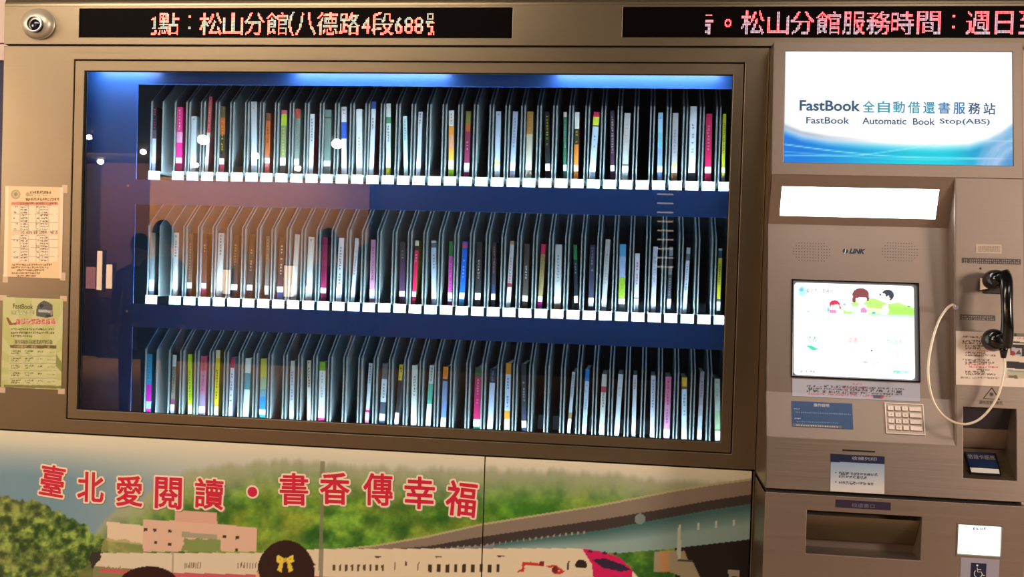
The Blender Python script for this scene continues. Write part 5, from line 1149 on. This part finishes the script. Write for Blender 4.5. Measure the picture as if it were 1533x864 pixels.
V, Fc = tube([wc(1463, 852.5), wc(1468, 852.5)], .0008, 8); mk('wheelchair_symbol', V, Fc, WHITE, e)
V, Fc = tube([wc(1464 + 6 * math.cos(t), 858.5 + 6.2 * math.sin(t)) for t in [(-2.3 - k * .3) for k in range(14)]], .0008, 8); mk('wheelchair_symbol', V, Fc, WHITE, e)
# ---- phone side
PH_ = KP
slab('door_label', PH_, rc(PH_, 1461, 366, 1499.5, 379.5), .0008, .0001, mat('label_beige', (196, 176, 156), .5), kio)
marks('door_label_text', PH_, 1464, 368.5, 1497, 377.5, mat('text_brown', (140, 116, 96), .5), kio, 3, 12, out=.0012)
DS = mat('dark_strip', (84, 72, 66), .4); PT3 = mat('text_pale', (170, 156, 146), .5)
slab('warning_strip', PH_, rc(PH_, 1440, 387, 1528, 395), .0008, .0001, DS, kio); marks('warning_text', PH_, 1442, 388, 1526, 394.5, PT3, kio, 2, 28, out=.0012, gap=.15, slope=.01)
slab('warning_strip', PH_, rc(PH_, 1437, 471.5, 1490, 479.5), .0008, .0001, DS, kio); marks('warning_text', PH_, 1439, 472.5, 1488, 479, PT3, kio, 2, 18, out=.0012, gap=.1, slope=.02)
ns = rq(PH_, (1430, 496), (1560, 500), (1560, 581), (1429, 576)); ns = (KX1 + .002, KX2 - .003, ns[2], ns[3])
def phonef(X, Yp):
    p = Paint(X, Yp, (232, 212, 196)); K_ = (70, 56, 54); R_ = (190, 84, 70); s = .04
    rows = [(503, 1441, 1490, 15, K_), (509, 1441, 1490, 15, K_), (512.5, 1441, 1484, 14, K_), (516.5, 1445, 1488, 13, K_), (520, 1445, 1468, 7, K_), (524, 1462, 1484, 7, R_), (527, 1445, 1475, 9, K_), (530.5, 1445, 1490, 14, K_), (537.5, 1445, 1482, 11, K_), (541, 1445, 1488, 13, K_), (544, 1445, 1482, 11, R_), (548, 1450, 1494, 13, R_), (552, 1462, 1482, 7, K_), (555, 1445, 1475, 9, K_), (558.5, 1445, 1490, 14, K_), (564, 1437, 1496, 24, (150, 120, 106))]
    for k, (y, a, b, n, c) in enumerate(rows): p.row(a, y - (a - 1441) * 0, b, y + 2.7, c, n, k + 2, .8, slope=.012)
    p.ell(1442, 512, 1, 1, K_); p.ell(1442, 538, 1, 1, K_)
    p.mix((X > 1506) * (Yp < 502 + (X - 1506) * .1), (120, 104, 94)); p.poly([(1518, 499), (1522, 499.5), (1522, 504), (1518, 503.5)], (30, 60, 30)); p.row(1522, 505, 1545, 508, (190, 90, 90), 8, 60, .7)
    p.poly([(1512, 515), (1560, 518), (1560, 535), (1512, 532)], (40, 30, 32)); p.poly([(1513, 511), (1560, 514), (1560, 516), (1513, 514)], (60, 56, 40)); p.poly([(1514, 520), (1530, 522), (1530, 533), (1514, 531)], (206, 190, 190)); p.ell(1516.5, 529, 3.4, 3.6, (176, 40, 50)); p.poly([(1520, 530), (1526, 523), (1529, 531)], (70, 96, 92))
    p.poly([(1507, 541), (1560, 544), (1560, 555), (1507, 551)], (44, 36, 38)); p.poly([(1508, 553), (1560, 557), (1560, 568), (1506, 566)], (190, 180, 150)); p.poly([(1510, 562), (1522, 562), (1524, 567), (1510, 566)], (96, 90, 60), .8); p.poly([(1509, 554), (1535, 556), (1535, 558), (1509, 556)], (120, 150, 170), .7); return p.C
e = empty('phone_instructions', PH_.pt((ns[0] + ns[1]) / 2, ns[2]), 'cream instruction sheet with small text behind the handset', 'notice')
grid_print('sheet', PH_, ns, .0014, phonef, printmat('notice_print', .45), e, .0013, .0012)
# laser warning triangle
LB = mat('laser_black', (52, 42, 38), .5)
def tri(pl, pts, w_, m, par, nm, o_=.0008):
    P = [pl.pix(*p) + pl.n * o_ for p in pts]
    V, Fc = tube([P[0], P[1]], w_, 6); parts = [(V, Fc)] + [tube([P[i], P[(i + 1) % 3]], w_, 6) for i in (1, 2)]; mk(nm, *join(parts), m, par)
tri(PH_, [(1485, 580.5), (1496.5, 598.5), (1472.5, 596.5)], .0006, LB, kio, 'laser_triangle')
V, Fc = [], []
c = PH_.pix(1484.5, 590.5) + PH_.n * .0008; n = 16
V = [c + (PH_.u * math.cos(k * math.pi / n) + PH_.v * math.sin(k * math.pi / n)) * (.0062 if k % 2 == 0 else .0022) for k in range(2 * n)]; mk('laser_burst', V, [list(range(2 * n))], LB, kio)
text('laser_text', '請勿直視雷射光', PH_, 1466, 600, 1501, 605.5, LB, kio, out=.0006)
# card reader recess
u0, u1, v0, v1 = cr_px; dp = .085
def q4(u, v, o): return KP.pt(u, v, o)
def plate4(name, pts, nrm, t, m, par): V, Fc = prism(pts, nrm, 0, t); return mk(name, V, Fc, m, par)
plate4('reader_recess', [q4(u0, v0, -.004), q4(u0, v1, -.004), q4(u0, v1, -dp), q4(u0, v0, -dp)], -KP.u, .002, STEELK, kio)
plate4('reader_recess', [q4(u1, v0, -.004), q4(u1, v1, -.004), q4(u1, v1, -dp), q4(u1, v0, -dp)], KP.u, .002, STEELK, kio)
plate4('reader_recess', [q4(u0, v1, -.004), q4(u1, v1, -.004), q4(u1, v1, -dp), q4(u0, v1, -dp)], KP.v, .002, STEELK, kio)
fl = v0 + (v1 - v0) * .42
plate4('reader_window', [q4(u0, v1 - .001, -.03), q4(u1, v1 - .001, -.03), q4(u1, v0 + (v1 - v0) * .70, -.055), q4(u0, v0 + (v1 - v0) * .70, -.055)], -KP.n, .002, mat('smoked_window', (46, 42, 50), .15), kio)
plate4('reader_recess', [q4(u0, v0 + (v1 - v0) * .70, -.056), q4(u1, v0 + (v1 - v0) * .70, -.056), q4(u1, fl, -.075), q4(u0, fl, -.075)], -KP.n, .002, STEELK, kio)
plate4('reader_shelf', [q4(u0, v0, -.002), q4(u1, v0, -.002), q4(u1, fl, -.078), q4(u0, fl, -.078)], -KP.v, .003, STEEL, kio)
ps = Plane(q4(u0, v0, -.002), KP.u, q4(u0, fl, -.078) - q4(u0, v0, -.002))
if ps.n.z < 0: ps = Plane(ps.P, -ps.u, ps.v); 
pad = rq(ps, (1443.5, 676), (1493, 677.5), (1499.5, 710), (1452, 707)) if False else None
padpl = ps.off(.006)
pts = [padpl.pix(*p) for p in ((1443.5, 676), (1491, 678), (1500, 711), (1453, 708))]
nn = ps.n if ps.n.z > 0 else -ps.n
e = empty('card_reader', (pts[2] + pts[3]) / 2, 'dark blue card reader pad with a white strip in the recess', 'card reader')
V, Fc = prism(pts, nn, -.005, 0); o = mk('reader_body', V, Fc, mat('reader_black', (16, 18, 24), .3), e); bevel(o, .001)
def blend(a, b): return pts[0] * (1 - a) * (1 - b) + pts[1] * a * (1 - b) + pts[2] * a * b + pts[3] * (1 - a) * b
V, Fc = prism([blend(.03, .05), blend(.95, .05), blend(.94, .72), blend(.03, .72)], nn, .0003, .0008); mk('reader_label', V, Fc, mat('reader_navy', (26, 44, 78), .35), e)
V, Fc = prism([blend(.03, .76), blend(.94, .76), blend(.93, .97), blend(.03, .97)], nn, .0003, .0008); mk('white_strip', V, Fc, WHITE, e)
text('reader_text', '悠遊卡感應', Plane(pts[0] + nn * .0014, KP.u, pts[0] - pts[3]), 1449, 681, 1489, 687.5, PT3, e, out=0)
# handset, cradle, cord
HB = mat('handset_black', (14, 14, 15), .16, spec=.6)
yp = lambda px, py: KP.pix(px, py)
ph = empty('phone_handset', yp(1490, 530), 'glossy black telephone handset hanging at the kiosk edge', 'telephone')
def hp(px, py, d):     # point seen at px,py standing d in front of the panel
    return KP.off(d).pix(px, py)
hpts = [hp(1499, 409, .050), hp(1505, 418, .062), hp(1507, 435, .072), hp(1507.5, 455, .076), hp(1508, 475, .075), hp(1508, 492, .070), hp(1506, 508, .060), hp(1503, 520, .050)]
sp = spline(hpts, 6); nS = len(sp)
rad = [(.0145 + .002 * math.cos(i / (nS - 1) * 2 * math.pi), .0115) for i in range(nS)]; rad[0] = (.007, .006); rad[1] = (.012, .0095); rad[-1] = (.008, .007); rad[-2] = (.012, .010)
V, Fc = tube(sp, rad, 18); mk('handle', V, Fc, HB, ph, smooth=True)
ec = hp(1493, 418, .046); V, Fc = lathe([(-.020, .010), (-.018, .015), (-.004, .0205), (.004, .0225), (.020, .0235), (.028, .022), (.030, .019), (.030, .001)], ec, -KP.n + Vector((-.12, 0, 0)), 28); mk('ear_cup', V, Fc, HB, ph, smooth=True)
mc = hp(1492, 509, .044); V, Fc = lathe([(-.022, .009), (-.020, .0165), (-.004, .0225), (.006, .0255), (.018, .026), (.026, .023), (.030, .017), (.031, .001)], mc, -KP.n + Vector((-.12, 0, 0)), 28); mk('mouth_cup', V, Fc, HB, ph, smooth=True)
V, Fc = tube([hp(1503, 516, .046), hp(1502.5, 526, .042), hp(1502, 536, .040)], [.010, .0085, .0055], 14); mk('cord_boot', V, Fc, HB, ph, smooth=True)
cb = rc(KP, 1467, 416, 1482, 435)
slab('cradle_plate', KP, rc(KP, 1474, 414, 1512, 440), .006, .0001, mat('cradle_black', (30, 28, 28), .4), kio, bev=.001)
V, Fc = prism([hp(1467.5, 416, .014), hp(1481, 418, .030), hp(1482, 432, .030), hp(1467.5, 434, .014)], KP.n, -.004, 0); o = mk('cradle_hook', V, Fc, STEELK, kio); 
V, Fc = lathe([(0, .0028), (.002, .0018)], yp(1468, 402), KP.n, 12); mk('pilot_light', V, Fc, mat('dark_red', (90, 34, 26), .3), kio)
cord = [KP.off(-.012).pix(1430, 460), hp(1428.5, 458.5, .004), hp(1425, 456.5, .012), hp(1416, 464, .026), hp(1405, 482, .034), hp(1395.5, 512, .040), hp(1390, 545, .044), hp(1391, 575, .046), hp(1398, 602, .047), hp(1411, 621, .047), hp(1428, 632, .047), hp(1447, 635, .046), hp(1466, 628, .045), hp(1483, 611, .044), hp(1495, 590, .042), hp(1501.5, 566, .041), hp(1504, 548, .040), hp(1502.5, 534, .040)]
V, Fc = tube(spline(cord, 8), .0029, 10); CORD = mat('armoured_cord', (224, 204, 180), .35, metal=.3)
o = mk('cord', V, Fc, CORD, ph, smooth=True); o['label'] = 'white armoured cord'
V, Fc = lathe([(0, .006), (.006, .006), (.008, .0045)], KP.off(-.006).pix(1430.5, 460.5), KP.n, 16); mk('cord_socket', V, Fc, CHR, kio)
